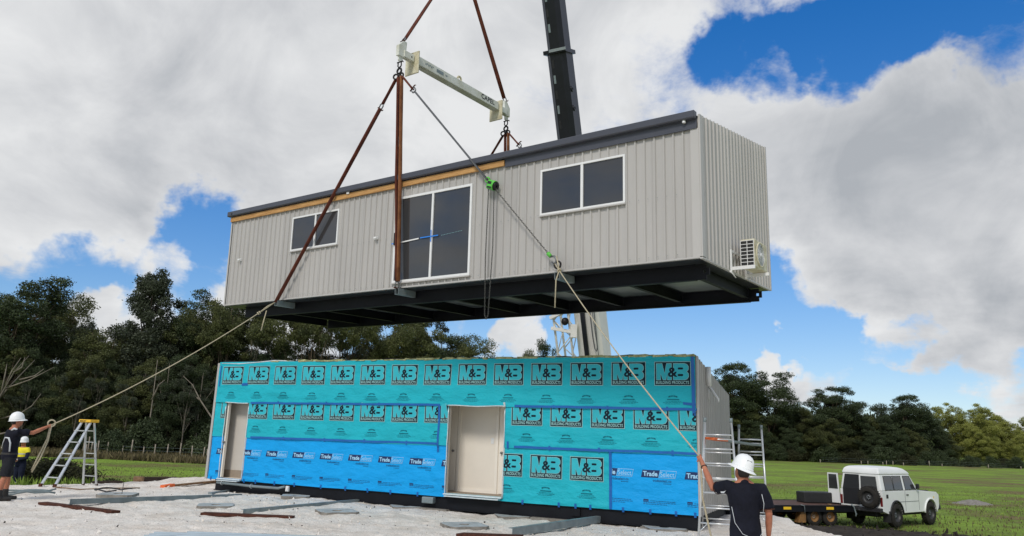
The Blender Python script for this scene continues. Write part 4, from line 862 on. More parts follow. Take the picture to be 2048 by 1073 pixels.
# ------------------------------------------------------------------ people
def etube(mb, rings, n=14, ref=(0, 1, 0)):
    """rings: (point, a, b) ellipses along a path, a across, b front to back"""
    P_ = [Vector(r[0]) for r in rings]; k = len(P_); vs = []
    for i in range(k):
        d = (P_[min(i+1, k-1)]-P_[max(i-1, 0)]).normalized(); u = d.cross(Vector(ref))
        if u.length < .05: u = d.cross(Vector((1, 0, 0)))
        u.normalize(); w = d.cross(u)
        for j in range(n): t = 2*math.pi*j/n; vs.append(P_[i]+u*math.cos(t)*rings[i][1]+w*math.sin(t)*rings[i][2])
    fs = [(i*n+j, i*n+(j+1) % n, (i+1)*n+(j+1) % n, (i+1)*n+j) for i in range(k-1) for j in range(n)]+[tuple(range(n-1, -1, -1)), tuple((k-1)*n+j for j in range(n))]
    mb.add(vs, fs)
def limb(mb, pts, rs, n=10): etube(mb, [(p, r, r) for p, r in zip(pts, rs)], n, (.13, .9, .2))
def skin(mb, name, mt, parent, voxel=.014, it=5):
    me = bpy.data.meshes.new('tmp'); me.from_pydata(mb.v, [], mb.f); o = bpy.data.objects.new('tmp', me); COL.objects.link(o)
    bm = bmesh.new(); bm.from_mesh(me); bmesh.ops.recalc_face_normals(bm, faces=bm.faces[:]); bm.to_mesh(me); bm.free()
    r = o.modifiers.new('r', 'REMESH'); r.mode = 'VOXEL'; r.voxel_size = voxel; s = o.modifiers.new('s', 'SMOOTH'); s.iterations = it; s.factor = .5
    bpy.context.view_layer.update(); m2 = bpy.data.meshes.new_from_object(o.evaluated_get(bpy.context.evaluated_depsgraph_get())); bpy.data.objects.remove(o)
    m2.name = name; m2.materials.clear(); m2.materials.append(K[mt]); m2.polygons.foreach_set('use_smooth', [True]*len(m2.polygons)); return link(name, m2, parent)
V = Vector
def torso(mb, g=0.0, z0=.86, z1=1.52, neck=True, lean=(0, 0)):
    prof = [(.86, .150, .108), (.92, .168, .118), (.99, .160, .110), (1.08, .148, .102), (1.18, .158, .108), (1.28, .176, .118), (1.37, .188, .116), (1.43, .180, .100), (1.475, .130, .082), (1.52, .068, .064)]
    R_ = [((lean[0]*(z-.9), lean[1]*(z-.9), z), a+g, b+g) for z, a, b in prof if z0-1e-6 <= z <= z1+1e-6]; etube(mb, R_, 18)
def hand(mb, wrist, d, palmn, curl=1.0, thumb=1):
    """palm and five fingers curled towards -palmn side; d = pointing direction"""
    d = V(d).normalized(); n = V(palmn); n = (n-d*n.dot(d)).normalized(); s = d.cross(n)*thumb
    etube(mb, [(wrist, .026, .022), (wrist+d*.03, .036, .018), (wrist+d*.085, .042, .016)], 8, tuple(n))
    for i, (o, L) in enumerate(((-.031, .062), (-.011, .072), (.011, .078), (.031, .070))):
        p = wrist+d*.085+s*o; a1 = (d-n*.55*curl).normalized(); a2 = (d*.2-n*1.2*curl).normalized(); a3 = (-d*.7-n*.6*curl).normalized()
        limb(mb, [p-d*.01, p+a1*L*.5, p+a1*L*.5+a2*L*.38, p+a1*L*.5+a2*L*.38+a3*L*.3], [.0095, .009, .0085, .007], 6)
    p = wrist+d*.03+s*.034; limb(mb, [p-s*.01, p+(s*.6+d*.6-n*.3)*.035, p+(s*.4+d*.8-n*.8*curl)*.07], [.012, .011, .009], 6)
def head(mb, c, face=(0, 1, 0)):
    f = V(face).normalized(); r = f.cross(V((0, 0, 1))).normalized(); u = r.cross(f)
    etube(mb, [(c+u*z+f*y, a, b) for z, y, a, b in ((-.125, .030, .030, .030), (-.108, .030, .052, .062), (-.07, .018, .066, .084), (-.02, .004, .075, .094), (.04, -.004, .078, .099), (.085, -.008, .066, .085), (.115, -.010, .035, .045))], 16, tuple(f))
    limb(mb, [c+u*.012+f*.088, c-u*.028+f*.110, c-u*.040+f*.090], [.010, .015, .011], 7)          # nose
    for s in (-1, 1): etube(mb, [(c+r*s*.074+u*z-f*.008, .010, .020) for z in (-.042, -.01, .022)], 7, tuple(f))   # ears
    etube(mb, [(c-u*.068+f*.086+r*x, .009, .010) for x in (-.024, 0, .024)], 6, (0, 0, 1))                        # lips
def face_parts(c, face, parent):
    f = V(face).normalized(); r = f.cross(V((0, 0, 1))).normalized(); u = r.cross(f)
    for s in (-1, 1):
        mb = MB(); p = c+r*s*.031+u*.012+f*.090; etube(mb, [(p-r*.012, .003, .003), (p, .007, .007), (p+r*.012, .003, .003)], 8, (0, 0, 1)); mb.build('eye', 'eye', parent)
def hard_hat(parent, c, R, label, brim=True):
    o = empty('hard_hat', parent.matrix_world @ Matrix.Translation(c) @ R, label, 'hard hat')
    mb = MB(); n = 28; vs = []
    prof = [(0.0, .165), (.035, .163), (.07, .150), (.098, .122), (.116, .082), (.123, .035), (.127, .005), (.140, -.002), (.172, -.016), (.176, -.022), (.168, -.024), (.13, -.010), (.118, .0)]
    for r_, z in prof:
        for j in range(n):
            a = 2*math.pi*j/n; k = 1.0; yy = 1.14
            if r_ > .135 and not brim: k = 1.0 if math.sin(a) > .3 else .80
            if .05 < r_ < .10 and z > .1: z2 = z+.006*max(0, math.cos(a*1)**8)
            else: z2 = z
            vs.append((r_*k*math.cos(a), r_*k*yy*math.sin(a), z2))
    kf = len(prof); mb.smooth = True; mb.add(vs, [(i*n+j, i*n+(j+1) % n, (i+1)*n+(j+1) % n, (i+1)*n+j) for i in range(kf-1) for j in range(n)]); mb.smooth = False; mb.build('shell', 'hat', o)
    mb = MB()
    for s in (-1, 0, 1): mb.tube([(s*.035, y, .166*math.sqrt(max(.02, 1-(y/.142)**2-(s*.035/.125)**2))+.001) for y in np.linspace(-.105, .105, 9)], .008, 6)
    mb.build('crown_ridge', 'hat', o)
    mb = MB(); mb.lathe([(.126, .006), (.130, .010), (.130, .022), (.125, .026)], 28, Matrix.Diagonal((1, 1.14, 1, 1))); mb.build('shell_rim', 'hat', o)
    mb = MB()
    for k in range(4): mb.box((-.030+k*.017, -.118, .098-.002*abs(k-1.5)), (-.021+k*.017, -.110, .116))
    mb.build('vents', 'strap_grey', o); return o

# --- man with his back to the camera, holding the right tag line
PR = at(1487, 940, 10.3); MR = T(PR.x, PR.y, -.33, rad(-8), s=1.09)
pr = empty('person', MR, 'person in navy polo shirt seen from behind, arm raised on the tag line', 'person')
mb = MB(); torso(mb); hc_ = V((-.01, .02, 1.628)); etube(mb, [((0, 0, 1.46), .062, .062), ((0, .01, 1.58), .056, .058)], 12); head(mb, hc_, (-.45, .85, .30))
for s in (-1, 1): limb(mb, [(s*.088, 0, .93), (s*.095, .01, .72), (s*.10, .015, .5), (s*.105, -.02, .3), (s*.105, -.02, .09)], [.09, .083, .058, .055, .04]); etube(mb, [((s*.105, -.05, .05), .045, .05), ((s*.11, .06, .04), .048, .04), ((s*.115, .19, .035), .045, .03)], 8, (0, 0, 1))
WL = V((-.445, .47, 1.70)); EL = V((-.345, .21, 1.385)); limb(mb, [(-.15, 0, 1.42), (-.20, .01, 1.425), (-.27, .11, 1.40), EL, EL.lerp(WL, .35), EL.lerp(WL, .75), WL], [.055, .060, .052, .043, .046, .034, .028])
dL = (WL-EL).normalized(); hand(mb, WL, (dL+V((-.2, .1, .1))).normalized(), (-.6, -.4, .6), 1.0, -1)
WR = V((.285, .10, .86)); ER = V((.275, -.03, 1.13)); limb(mb, [(.15, 0, 1.42), (.20, 0, 1.42), (.25, -.02, 1.28), ER, ER.lerp(WR, .4), WR], [.055, .060, .052, .043, .044, .029]); hand(mb, WR, (0, .15, -1), (1, 0, 0), .6, 1)
skin(mb, 'body', 'skin', pr, .0105)
mb = MB(); torso(mb, .024, .92, 1.475); etube(mb, [((0, -.005, .80), .190, .136), ((0, 0, .87), .192, .138), ((0, 0, .96), .186, .134)], 18); etube(mb, [((0, 0, 1.46), .105, .090), ((0, .005, 1.515), .072, .074)], 14)
limb(mb, [(-.12, 0, 1.40), (-.20, .02, 1.425), (-.25, .08, 1.41), (-.295, .145, 1.398)], [.085, .086, .080, .078], 14); limb(mb, [(.12, 0, 1.40), (.20, 0, 1.415), (.245, -.015, 1.30), (.268, -.025, 1.185)], [.085, .086, .080, .080], 14)
sh_ = skin(mb, 'shirt', 'navy_shirt', pr, .013, 4)
mb = MB(); mb.tube([(.185, -.115, 1.36), (.21, -.095, 1.25), (.20, -.085, 1.15)], .004, 5); mb.tube([(-.168, -.09, 1.20), (-.14, -.125, 1.02), (-.06, -.150, .90), (.05, -.153, .855), (.14, -.135, .87), (.185, -.10, .93)], .0035, 5); mb.build('piping', 'piping', sh_)
mb = MB(); mb.add([(-.235, -.036, 1.46), (-.215, -.052, 1.40), (-.245, -.040, 1.35), (-.275, .010, 1.345), (-.288, .030, 1.40), (-.265, .018, 1.45)], [(0, 1, 2, 3, 4, 5)]); mb.build('sleeve_badge', 'piping', sh_)
mb = MB(); mb.torus((.268, -.026, 1.184), (.1, -.05, -1), .076, .006, 20, 5); mb.torus((-.298, .147, 1.397), (-.6, .78, -.1), .074, .006, 20, 5); mb.build('cuff', 'rust', sh_)
mb = MB(); etube(mb, [((0, 0, .99), .172, .122), ((0, 0, .90), .182, .130), ((0, 0, .84), .182, .13)], 18)
for s in (-1, 1): limb(mb, [(s*.088, 0, .88), (s*.098, .005, .72), (s*.108, .012, .53)], [.100, .102, .098], 14)
skin(mb, 'shorts', 'grey_shorts', pr, .014, 4)
for s in (-1, 1): mb = MB(); etube(mb, [((s*.105, -.03, .22), .058, .06), ((s*.105, -.03, .1), .055, .065), ((s*.105, -.02, .03), .055, .085)], 10); etube(mb, [((s*.105, -.09, .045), .05, .045), ((s*.11, .06, .045), .055, .045), ((s*.115, .20, .04), .045, .035)], 10, (0, 0, 1)); skin(mb, 'boot', 'boot', pr, .014, 3)
mb = MB(); etube(mb, [(hc_+V((.01, -.03, z)), a, b) for z, a, b in ((-.085, .055, .060), (-.05, .072, .078), (.0, .080, .088), (.05, .083, .095))], 16); skin(mb, 'hair', 'hair', pr, .012, 3)
mb = MB(); mb.torus(EL.lerp(WL, .80), dL, .036, .007, 16, 5); mb.build('wrist_band', 'ink_black', pr)
hard_hat(pr, hc_+V((0, -.01, .030)), Euler((.20, .30, .35)).to_matrix().to_4x4(), 'white wide brimmed hard hat of the person seen from behind')
HANDR = MR @ (WL+dL*.075)

# --- man at the left edge holding the other tag line
PLf = gnd(3, 1001, .0); ML_ = T(PLf.x, PLf.y, pz(PLf.x, PLf.y)-.01, rad(-44), s=1.055)
pl = empty('person', ML_, 'person in navy shirt and shorts pulling a rope at the left edge', 'person')
mb = MB(); torso(mb, .01); hcl = V((0, .035, 1.655)); etube(mb, [((0, 0, 1.46), .068, .068), ((0, .02, 1.58), .062, .064)], 12); head(mb, hcl, (.25, .95, .10))
for s, fy in ((-1, .10), (1, -.06)): limb(mb, [(s*.09, 0, .93), (s*.11, fy*.4, .72), (s*.12, fy*.7, .5), (s*.125, fy-.03, .32), (s*.125, fy-.03, .09)], [.098, .09, .062, .064, .042]); etube(mb, [((s*.125, fy-.06, .05), .045, .05), ((s*.13, fy+.06, .04), .048, .04), ((s*.14, fy+.19, .035), .045, .03)], 8, (0, 0, 1))
WA = V((.10, .60, 1.555)); EA = V((.20, .32, 1.42)); limb(mb, [(.15, 0, 1.42), (.21, .03, 1.43), (.215, .18, 1.42), EA, EA.lerp(WA, .35), WA], [.06, .064, .056, .048, .048, .031]); dA = (WA-EA).normalized(); hand(mb, WA, dA, (.9, -.3, .2), 1, 1)
WB = V((-.27, .13, .90)); EB = V((-.29, -.02, 1.13)); limb(mb, [(-.15, 0, 1.42), (-.21, 0, 1.42), (-.27, 0, 1.27), EB, EB.lerp(WB, .4), WB], [.06, .064, .055, .046, .046, .03]); hand(mb, WB, (WB-EB).normalized(), (-1, 0, 0), 1, 1)
skin(mb, 'body', 'skin', pl, .012); face_parts(hcl, (.25, .95, .10), pl)
mb = MB(); torso(mb, .036, .92, 1.475); etube(mb, [((0, 0, .84), .190, .142), ((0, 0, .92), .200, .150)], 18); limb(mb, [(.12, 0, 1.40), (.21, .05, 1.43), (.214, .15, 1.425), (.207, .24, 1.418)], [.09, .088, .082, .08], 14); limb(mb, [(-.12, 0, 1.40), (-.21, 0, 1.415), (-.265, 0, 1.28), (-.28, .01, 1.19)], [.09, .088, .082, .08], 14); sh2 = skin(mb, 'shirt', 'navy_shirt', pl, .015, 4)
mb = MB(); mb.tube([(.205, -.06, 1.02), (.222, -.075, 1.20), (.20, -.112, 1.30), (.10, -.158, 1.31), (.0, -.158, 1.20), (-.10, -.142, 1.06)], [.014, .018, .02, .012, .008, .006], 6); mb.tube([(.13, -.075, 1.46), (.19, -.04, 1.50), (.24, .02, 1.475)], [.016, .024, .016], 6); mb.build('piping', 'piping', sh2)
mb = MB(); etube(mb, [((0, 0, 1.0), .182, .132), ((0, 0, .90), .192, .142), ((0, 0, .84), .19, .14)], 18)
for s, fy in ((-1, .10), (1, -.06)): limb(mb, [(s*.095, 0, .88), (s*.112, fy*.4, .70), (s*.122, fy*.7, .50)], [.112, .112, .106], 14)
skin(mb, 'shorts', 'dark_shorts', pl, .015, 4)
for s, fy in ((-1, .10), (1, -.06)): mb = MB(); etube(mb, [((s*.125, fy-.03, .24), .062, .062), ((s*.125, fy-.03, .1), .06, .07), ((s*.125, fy-.02, .03), .06, .09)], 10); etube(mb, [((s*.125, fy-.10, .05), .052, .05), ((s*.13, fy+.06, .05), .058, .05), ((s*.14, fy+.20, .045), .05, .04)], 10, (0, 0, 1)); skin(mb, 'boot', 'boot', pl, .015, 3)
mb = MB(); etube(mb, [(hcl+V((0, -.04, z)), a, b) for z, a, b in ((-.07, .055, .055), (-.03, .074, .075), (.03, .082, .085))], 16); skin(mb, 'hair', 'hair', pl, .013, 3)
mb = MB(); etube(mb, [((0, 0, .955), .203, .153), ((0, 0, .995), .200, .150)], 20); mb.box((-.20, -.20, .82), (-.08, -.12, .95), bev=.02); mb.build('tool_belt', 'boot', pl)
hard_hat(pl, hcl+V((0, -.01, .030)), Euler((.10, .05, -.2)).to_matrix().to_4x4(), 'white hard hat of the person at the left edge', False)
HANDL = ML_ @ (WA+dA*.075)

# --- person in hi-vis standing lower down behind
P3 = at(51, 872, 26.6); z3 = P3.z-1.87; M3 = T(P3.x, P3.y, z3, rad(165), s=1.0)
p3 = empty('person', M3, 'person in yellow hi-vis shirt standing beyond the sand edge', 'person')
mb = MB(); torso(mb); hc3 = V((0, .02, 1.65)); etube(mb, [((0, 0, 1.46), .064, .064), ((0, .01, 1.58), .058, .06)], 12); head(mb, hc3, (-.3, .95, .1))
for s in (-1, 1): limb(mb, [(s*.09, 0, .93), (s*.10, .01, .72), (s*.11, .0, .5), (s*.11, -.02, .09)], [.09, .083, .06, .04]); etube(mb, [((s*.11, -.05, .05), .045, .05), ((s*.12, .18, .035), .045, .03)], 8, (0, 0, 1))
for s in (-1, 1):
    W3 = V((s*.05, .24, 1.06)); E3 = V((s*.27, .06, 1.13)); limb(mb, [(s*.15, 0, 1.42), (s*.2, 0, 1.42), (s*.25, .01, 1.27), E3, E3.lerp(W3, .4), W3], [.055, .06, .052, .045, .044, .03]); hand(mb, W3, (W3-E3).normalized(), (0, 1, 0), 1, s)
skin(mb, 'body', 'skin', p3, .013); face_parts(hc3, (-.3, .95, .1), p3)
mb = MB(); torso(mb, .026, 1.08, 1.475); limb(mb, [(-.13, 0, 1.41), (-.20, 0, 1.425), (-.25, .01, 1.30)], [.08, .08, .074], 12); limb(mb, [(.13, 0, 1.41), (.20, 0, 1.425), (.25, .01, 1.30)], [.08, .08, .074], 12); s3 = skin(mb, 'shirt', 'hivis', p3, .016, 4)
mb = MB(); mb.torus((0, 0, 1.22), (0, 0, 1), 1, .001, 4, 3) if False else etube(mb, [((0, 0, 1.245), .196, .146), ((0, 0, 1.285), .206, .149)], 18); mb.build('reflective_band', 'silver_tape', s3)
mb = MB(); torso(mb, .028, .86, 1.18)
for s in (-1, 1):
    W3 = V((s*.05, .24, 1.06)); E3 = V((s*.27, .06, 1.13)); limb(mb, [(s*.245, .01, 1.31), E3, E3.lerp(W3, .4), E3.lerp(W3, .85)], [.072, .062, .058, .045], 10); limb(mb, [(s*.09, 0, .9), (s*.105, .01, .6), (s*.11, -.01, .35), (s*.112, -.01, .08)], [.11, .095, .085, .085], 12)
skin(mb, 'work_clothes', 'navy_work', p3, .016, 4)
for s in (-1, 1): mb = MB(); etube(mb, [((s*.111, -.01, .27), .090, .090), ((s*.111, -.01, .33), .090, .090)], 14); mb.build('reflective_band', 'silver_tape', p3)
for s in (-1, 1): mb = MB(); hand(mb, V((s*.075, .235, 1.063)), (-s*.8, .2, -.1), (0, 1, 0), 1, s); etube(mb, [((s*.09, .22, 1.07), .045, .045), ((s*.02, .25, 1.05), .05, .045)], 8); skin(mb, 'glove', 'glove', p3, .012, 3)
mb = MB(); etube(mb, [(hc3+V((x, .085-.2*abs(x), .012)), .018, .012) for x in (-.085, -.05, 0, .05, .085)], 8, (0, 0, 1)); mb.build('sunglasses', 'ink_black', p3)
hard_hat(p3, hc3+V((0, -.01, .030)), Euler((-.05, 0, .2)).to_matrix().to_4x4(), 'white hard hat of the person in hi-vis yellow', False)

# ------------------------------------------------------------------ tag lines
def rope(a, b, sag, r=.016, n=24):
    return [V(a).lerp(V(b), i/n)-V((0, 0, sag*4*(i/n)*(1-i/n))) for i in range(n+1)]
A1 = MU @ V((-11.80, -.20, -.12)); mb = MB(); pts = rope(A1, HANDL, .18); mb.tube(pts, .0125, 7)
k1 = A1+V((-.32, -.25, -.20)); kn = pts[2]
mb.tube([A1, A1+(kn-A1)*.5+V((.02, 0, .05)), kn], .0125, 7); mb.torus(kn, (kn-A1).normalized(), .03, .018, 10, 6); mb.torus(kn-(pts[0]-pts[1]).normalized()*-.05, (kn-A1).normalized(), .028, .018, 10, 6)
mb.tube([kn+V((.18, .1, .1)), kn+V((.15, .05, -.18)), kn+V((.12, .02, -.45))], .014, 6)
tag(mb.build('tag_line', 'rope'), 'pale tag rope running from the hanging module down to the person on the left', 'rope')
mb = MB(); hl = HANDL; rgt = V((.8, .5, 0)); mb.torus(hl+V((.02, 0, .05)), (-.55, .83, .1), .075, .017, 16, 6)
mb.tube([hl, hl+rgt*-.02+V((0, 0, -.3)), hl+rgt*-.16+V((0, 0, -.75)), hl+rgt*-.24+V((0, 0, -1.02))], .018, 6); mb.tube([hl+rgt*.02, hl+rgt*.0+V((0, 0, -.35)), hl+rgt*-.10+V((0, 0, -.75)), hl+rgt*-.23+V((0, 0, -1.06))], .018, 6)
tag(mb.build('rope_tail', 'rope'), 'slack coil of rope hanging from the hand of the person on the left', 'rope')
A2 = MU @ (e3+V((-.02, -.05, .0))); mb = MB(); pts = rope(A2, HANDR, .10); mb.tube(pts, .011, 7); mb.torus(pts[1], (pts[1]-A2).normalized(), .032, .02, 10, 6); mb.tube([pts[1], pts[1]+V((-.06, 0, -.2)), pts[1]+V((-.07, 0, -.75))], .014, 6); mb.tube([A2+V((.03, 0, .16)), pts[1]], .015, 6)
tag(mb.build('tag_line', 'rope'), 'pale tag rope running from the lower hook to the person seen from behind', 'rope')
mb = MB(); e_ = gnd(1446, 1085, -.2); h_ = HANDR; mb.tube([h_, h_+V((.015, 0, -.2)), h_+V((.035, .05, -.55)), h_+V((.12, .02, -1.0)), h_+V((.24, .0, -1.55)), V((h_.x+.32, h_.y, -.24))], .014, 6)
tag(mb.build('rope_tail', 'rope'), 'loose rope end hanging below the raised hand of the person from behind', 'rope')

# ------------------------------------------------------------------ step ladder and trestles
td = V((.93, -.37, 0)); sp = V((.37, .93, 0)); F0 = gnd(94, 975, .0); F0.z = 0
ld = empty('step_ladder', Matrix.Translation(F0), 'aluminium step ladder with yellow top standing at the sand edge', 'ladder')
topc = sp*.98+V((0, 0, 1.80)); rear0 = sp*1.32
gl = lambda v: pz(F0.x+v.x, F0.y+v.y)
for s in (-1, 1):
    a = td*(.27*s); a = a+V((0, 0, gl(a))); b = topc+td*(.17*s)-sp*.09-V((0, 0, .06)); mb = MB(); mb.bar(a, b, .03, .085, ref=td); mb.build('stile', 'alu', ld)
    mb = MB(); mb.bar(a-V((0, 0, .02)), a+V((0, 0, .06))+(b-a).normalized()*.03, .045, .10, ref=td); mb.build('foot', 'rust', ld)
    a = rear0+td*(.26*s); a = a+V((0, 0, gl(a))); b = topc+td*(.16*s)+sp*.05-V((0, 0, .06)); mb = MB(); mb.bar(a, b, .026, .06, ref=td); mb.build('stile', 'alu', ld)
    mb = MB(); mb.bar(a-V((0, 0, .02)), a+V((0, 0, .06)), .04, .08, ref=td); mb.build('foot', 'rust', ld)
    mb = MB(); mb.bar(td*(.24*s)+topc*.42, rear0.lerp(topc, .42)+td*(.23*s), .006, .025); mb.build('spreader', 'alu', ld)
for k in range(5):
    t = .14+k*.175; w = .27-.10*t; c = V((0, 0, 0)).lerp(topc-sp*.09, t); mb = MB(); mb.box((-w, -.045, -.012), (w, .045, .012), R=Matrix((td, sp, V((0, 0, 1)))).transposed()); vs = mb.v; mb.v = [tuple(V(v)+c) for v in vs]; mb.build('tread', 'alu', ld)
    c = rear0.lerp(topc+sp*.05, t); w = .26-.10*t; mb = MB(); mb.bar(c-td*w, c+td*w, .035, .022); mb.build('rear_rung', 'alu', ld)
mb = MB(); mb.box((-.23, -.15, -.05), (.23, .15, .03), R=Matrix((td, sp, V((0, 0, 1)))).transposed(), bev=.015); mb.v = [tuple(V(v)+topc) for v in mb.v]; cap = mb.build('top_cap', 'yellow', ld)
bl = text2d('BAILEY', .24, .045, .03); mb = MB(); mb.add([tuple(topc+td*(-.17+u)-sp*.153+V((0, 0, -.035+v))) for u, v in bl[0]], bl[1]); mb.build('lettering', 'ink_black', cap)
mb = MB(); a = rear0+td*.26; b = topc+td*.16+sp*.05-V((0, 0, .06))
p0 = a.lerp(b, .66)+td*.016; p1 = a.lerp(b, .92)+td*.016; mb.bar(p0, p1, .004, .045, ref=td); mb.build('sticker', 'print_pale', ld)

def trestle(fl, rd, spd, h, wb, wt, spread, label, rungs=7):
    o = empty('trestle', Matrix.Translation(fl), label, 'trestle', 'folding trestles beside the wrapped module'); rd = rd.normalized(); spd = spd.normalized()
    for sec in (0, 1):
        base = spd*(spread*sec); top = spd*(spread*.5+(-.03 if sec == 0 else .03))+V((0, 0, h-(.10 if sec else 0)))
        ins = (wb-wt)/2
        for s in (0, 1):
            a = base+rd*(wb*s); a = a+V((0, 0, pz(fl.x+a.x, fl.y+a.y)-fl.z)); b = top+rd*(ins+wt*s); mb = MB(); mb.tube([a, b], .024 if sec == 0 else .018, 8); st = mb.build('stile', 'alu', o)
            if sec == 0: mb = MB(); mb.tube([b-V((0, 0, .03)), b+V((0, 0, .06))], .034, 8); mb.build('end_cap', 'galv_dull', st)
        for k in range(rungs):
            t = .12+k*.86/(rungs-.15); t = min(t, .985); w = wb+(wt-wb)*t; c = base.lerp(top, t)+rd*(ins*t); mb = MB(); mb.tube([c, c+rd*w], .017 if sec == 0 else .014, 7); mb.build('rung', 'alu', o)
        if sec == 0:
            t = .12; c = base.lerp(top, t)+rd*(ins*t); mb = MB(); mb.tube([base.lerp(top, .04), c+rd*.16], .010, 6); mb.tube([base.lerp(top, .04)+rd*wb, c+rd*(wb-.16)], .010, 6); mb.build('brace', 'alu', o)
    return o
rd = V((.96, -.28, 0)); spd = V((.30, .95, 0))
f1 = gnd(1397, 1076, -.02); f1.z = -.02; trestle(f1, rd, spd, 2.25, .80, .52, 1.25, 'aluminium trestle nearest the corner of the wrapped module')
f2 = gnd(1537, 1058, -.02)-rd.normalized()*.62; f2.z = -.02; trestle(f2, rd, spd, 2.18, .62, .50, 1.0, 'aluminium trestle farther right behind the person with raised arm')
pa = at(1418, 877, f1.y+.52); pb = at(1514, 891, f2.y+.75); dv = (pb-pa)
mb = MB(); mb.bar(pa+dv*.26, pb, .23, .04); q = mb.build('plank', 'galv_dull'); tag(q, 'grey metal plank with orange end laid across both trestles', 'plank')
mb = MB(); mb.bar(pa, pa+dv*.26, .235, .045); mb.build('plank_end', 'orange', q)

# ------------------------------------------------------------------ things lying on the sand
def footing(px, py, sz, rz, label, tilt=0, hole=True):
    g = gnd(px, py, .03); o = empty('footing_pad', T(g.x, g.y, pz(g.x, g.y)-.035, rz, tilt), label, 'concrete pad', 'concrete footing pads on the sand')
    h = .085; mb = MB(); c = sz/2; ch = sz*.10; P8 = [(-c+ch, -c), (c-ch, -c), (c, -c+ch), (c, c-ch), (c-ch, c), (-c+ch, c), (-c, c-ch), (-c, -c+ch)]
    n = 24; vs = []; R = sz*.13
    def outer(a):
        d = (math.cos(a), math.sin(a)); best = 9
        for i in range(8):
            p, q = P8[i], P8[(i+1) % 8]; ex, ey = q[0]-p[0], q[1]-p[1]; den = d[0]*ey-d[1]*ex
            if abs(den) > 1e-9:
                t = (p[0]*ey-p[1]*ex)/den; u = (p[0]*d[1]-p[1]*d[0])/den
                if t > 0 and -1e-6 <= u <= 1+1e-6: best = min(best, t)
        return d[0]*best, d[1]*best
    for z in (h, 0):
        for j in range(n): a = 2*math.pi*(j+.5)/n; vs.append((*outer(a), z))
    for j in range(n): a = 2*math.pi*(j+.5)/n; vs.append((R*math.cos(a), R*math.sin(a), h))
    for j in range(n): a = 2*math.pi*(j+.5)/n; vs.append((R*math.cos(a), R*math.sin(a), h-.05))
    fs = []
    mb.add(vs, []); mb.cur = 0; mb.add([], [])
    k = lambda r, j: r*n+j % n
    for j in range(n): mb.f.append((k(0, j), k(0, j+1), k(2, j+1), k(2, j))); mb.m.append(0); mb.sm.append(False); mb.f.append((k(1, j), k(1, j+1), k(0, j+1), k(0, j))); mb.m.append(1); mb.sm.append(False); mb.f.append((k(2, j), k(2, j+1), k(3, j+1), k(3, j))); mb.m.append(1); mb.sm.append(False)
    mb.f.append(tuple(k(3, j) for j in range(n))); mb.m.append(1); mb.sm.append(False)
    mb.build('pad_slab', ['concrete', 'concrete_side'], o); return o
footing(432, 1008, .78, .3, 'concrete footing pad right of the step ladder, in front of the narrow doorway')
footing(674, 1022, .84, .45, 'concrete footing pad with hole right of the middle steel channel')
footing(592, 993, .72, .2, 'concrete footing pad against the black chassis below the blue sheeting')
footing(812, 1010, .72, .3, 'concrete footing pad left of the wide doorway near the chassis')
footing(929, 1048, .82, .4, 'concrete footing pad with hole nearest the camera, in front of the wide doorway')
footing(1025, 1027, .78, .2, 'concrete footing pad right of the wide doorway near the chassis')
footing(1328, 1053, .80, .1, 'concrete footing pad at the right end of the wrapped module')
po = footing(236, 990, .82, .2, 'concrete footing pad with cable loop near the step ladder')
for i, x in enumerate((-10.4, -6.5, -3.3, -.75)):
    p = ML @ V((x, .10, 0)); mb = MB(); mb.box((-.5, -.22, -.12), (.5, .22, 0), bev=.012); o = mb.build('support_pad', 'concrete_side', None, T(p.x, p.y, .002, -.4503)); tag(o, ['concrete support slab under the chassis below the blue printed sheeting', 'concrete support slab under the chassis left of the wide doorway', 'concrete support slab under the chassis right of the wide doorway', 'concrete support slab under the right end of the chassis'][i], 'concrete slab', 'slabs carrying the wrapped module')
def channel(a, b, label, w=.085, h=.11, lift=.015, bury=0.0):
    a = gnd(*a, 0); b = gnd(*b, 0); a.z = pz(a.x, a.y)+lift+h/2; b.z = pz(b.x, b.y)+lift+h/2-bury
    d = (b-a).normalized(); s = d.cross(V((0, 0, 1))).normalized(); u = s.cross(d); mb = MB()
    for o1, ww, hh in ((u*(h/2-.004), w, .008), (-u*(h/2-.004), w, .008), (s*(w/2-.004), .008, h-.017)): mb.bar(a+o1, b+o1, ww, hh)
    L = (b-a).length
    o = mb.build('steel_channel', 'steel_grey'); return tag(o, label, 'steel channel', 'steel channels on the sand')
channel((136, 1013), (482, 989), 'long grey steel channel lying left across the rusty board', lift=.05, bury=.12)
channel((484, 1023), (726, 1003), 'grey steel channel lying in the middle of the sand', bury=.05)
channel((1020, 1075), (1200, 1044), 'grey steel channel lying on the sand at lower right', .10, .14)
def board(a, b, label, w=.20, h=.055, mt='rust', name='rusty_board', cat='board', grp='rusty boards on the sand'):
    a = gnd(*a, 0); b = gnd(*b, 0); a.z = pz(a.x, a.y)+.02; b.z = pz(b.x, b.y)+.02; mb = MB(); mb.bar(a, b, w, h); return tag(mb.build(name, mt), label, cat, grp)
board((85, 1007), (232, 1024), 'rust brown board under the end of the long steel channel')
board((405, 1026), (587, 1033), 'rust brown board in front of the middle steel channel')
board((920, 1067), (1040, 1081), 'rust brown board at the bottom edge beside the right steel channel', .25, .09)
o = board((345, 973), (445, 968), 'weathered plank with an orange painted end behind the long steel channel', .14, .05, 'log', 'painted_plank', 'plank', None)
a = gnd(325, 974.5, 0); b = gnd(345, 973, 0); a.z = pz(a.x, a.y)+.03; b.z = pz(b.x, b.y)+.03; mb = MB(); mb.bar(a, b, .17, .09); mb.build('plank_end', 'orange', o)
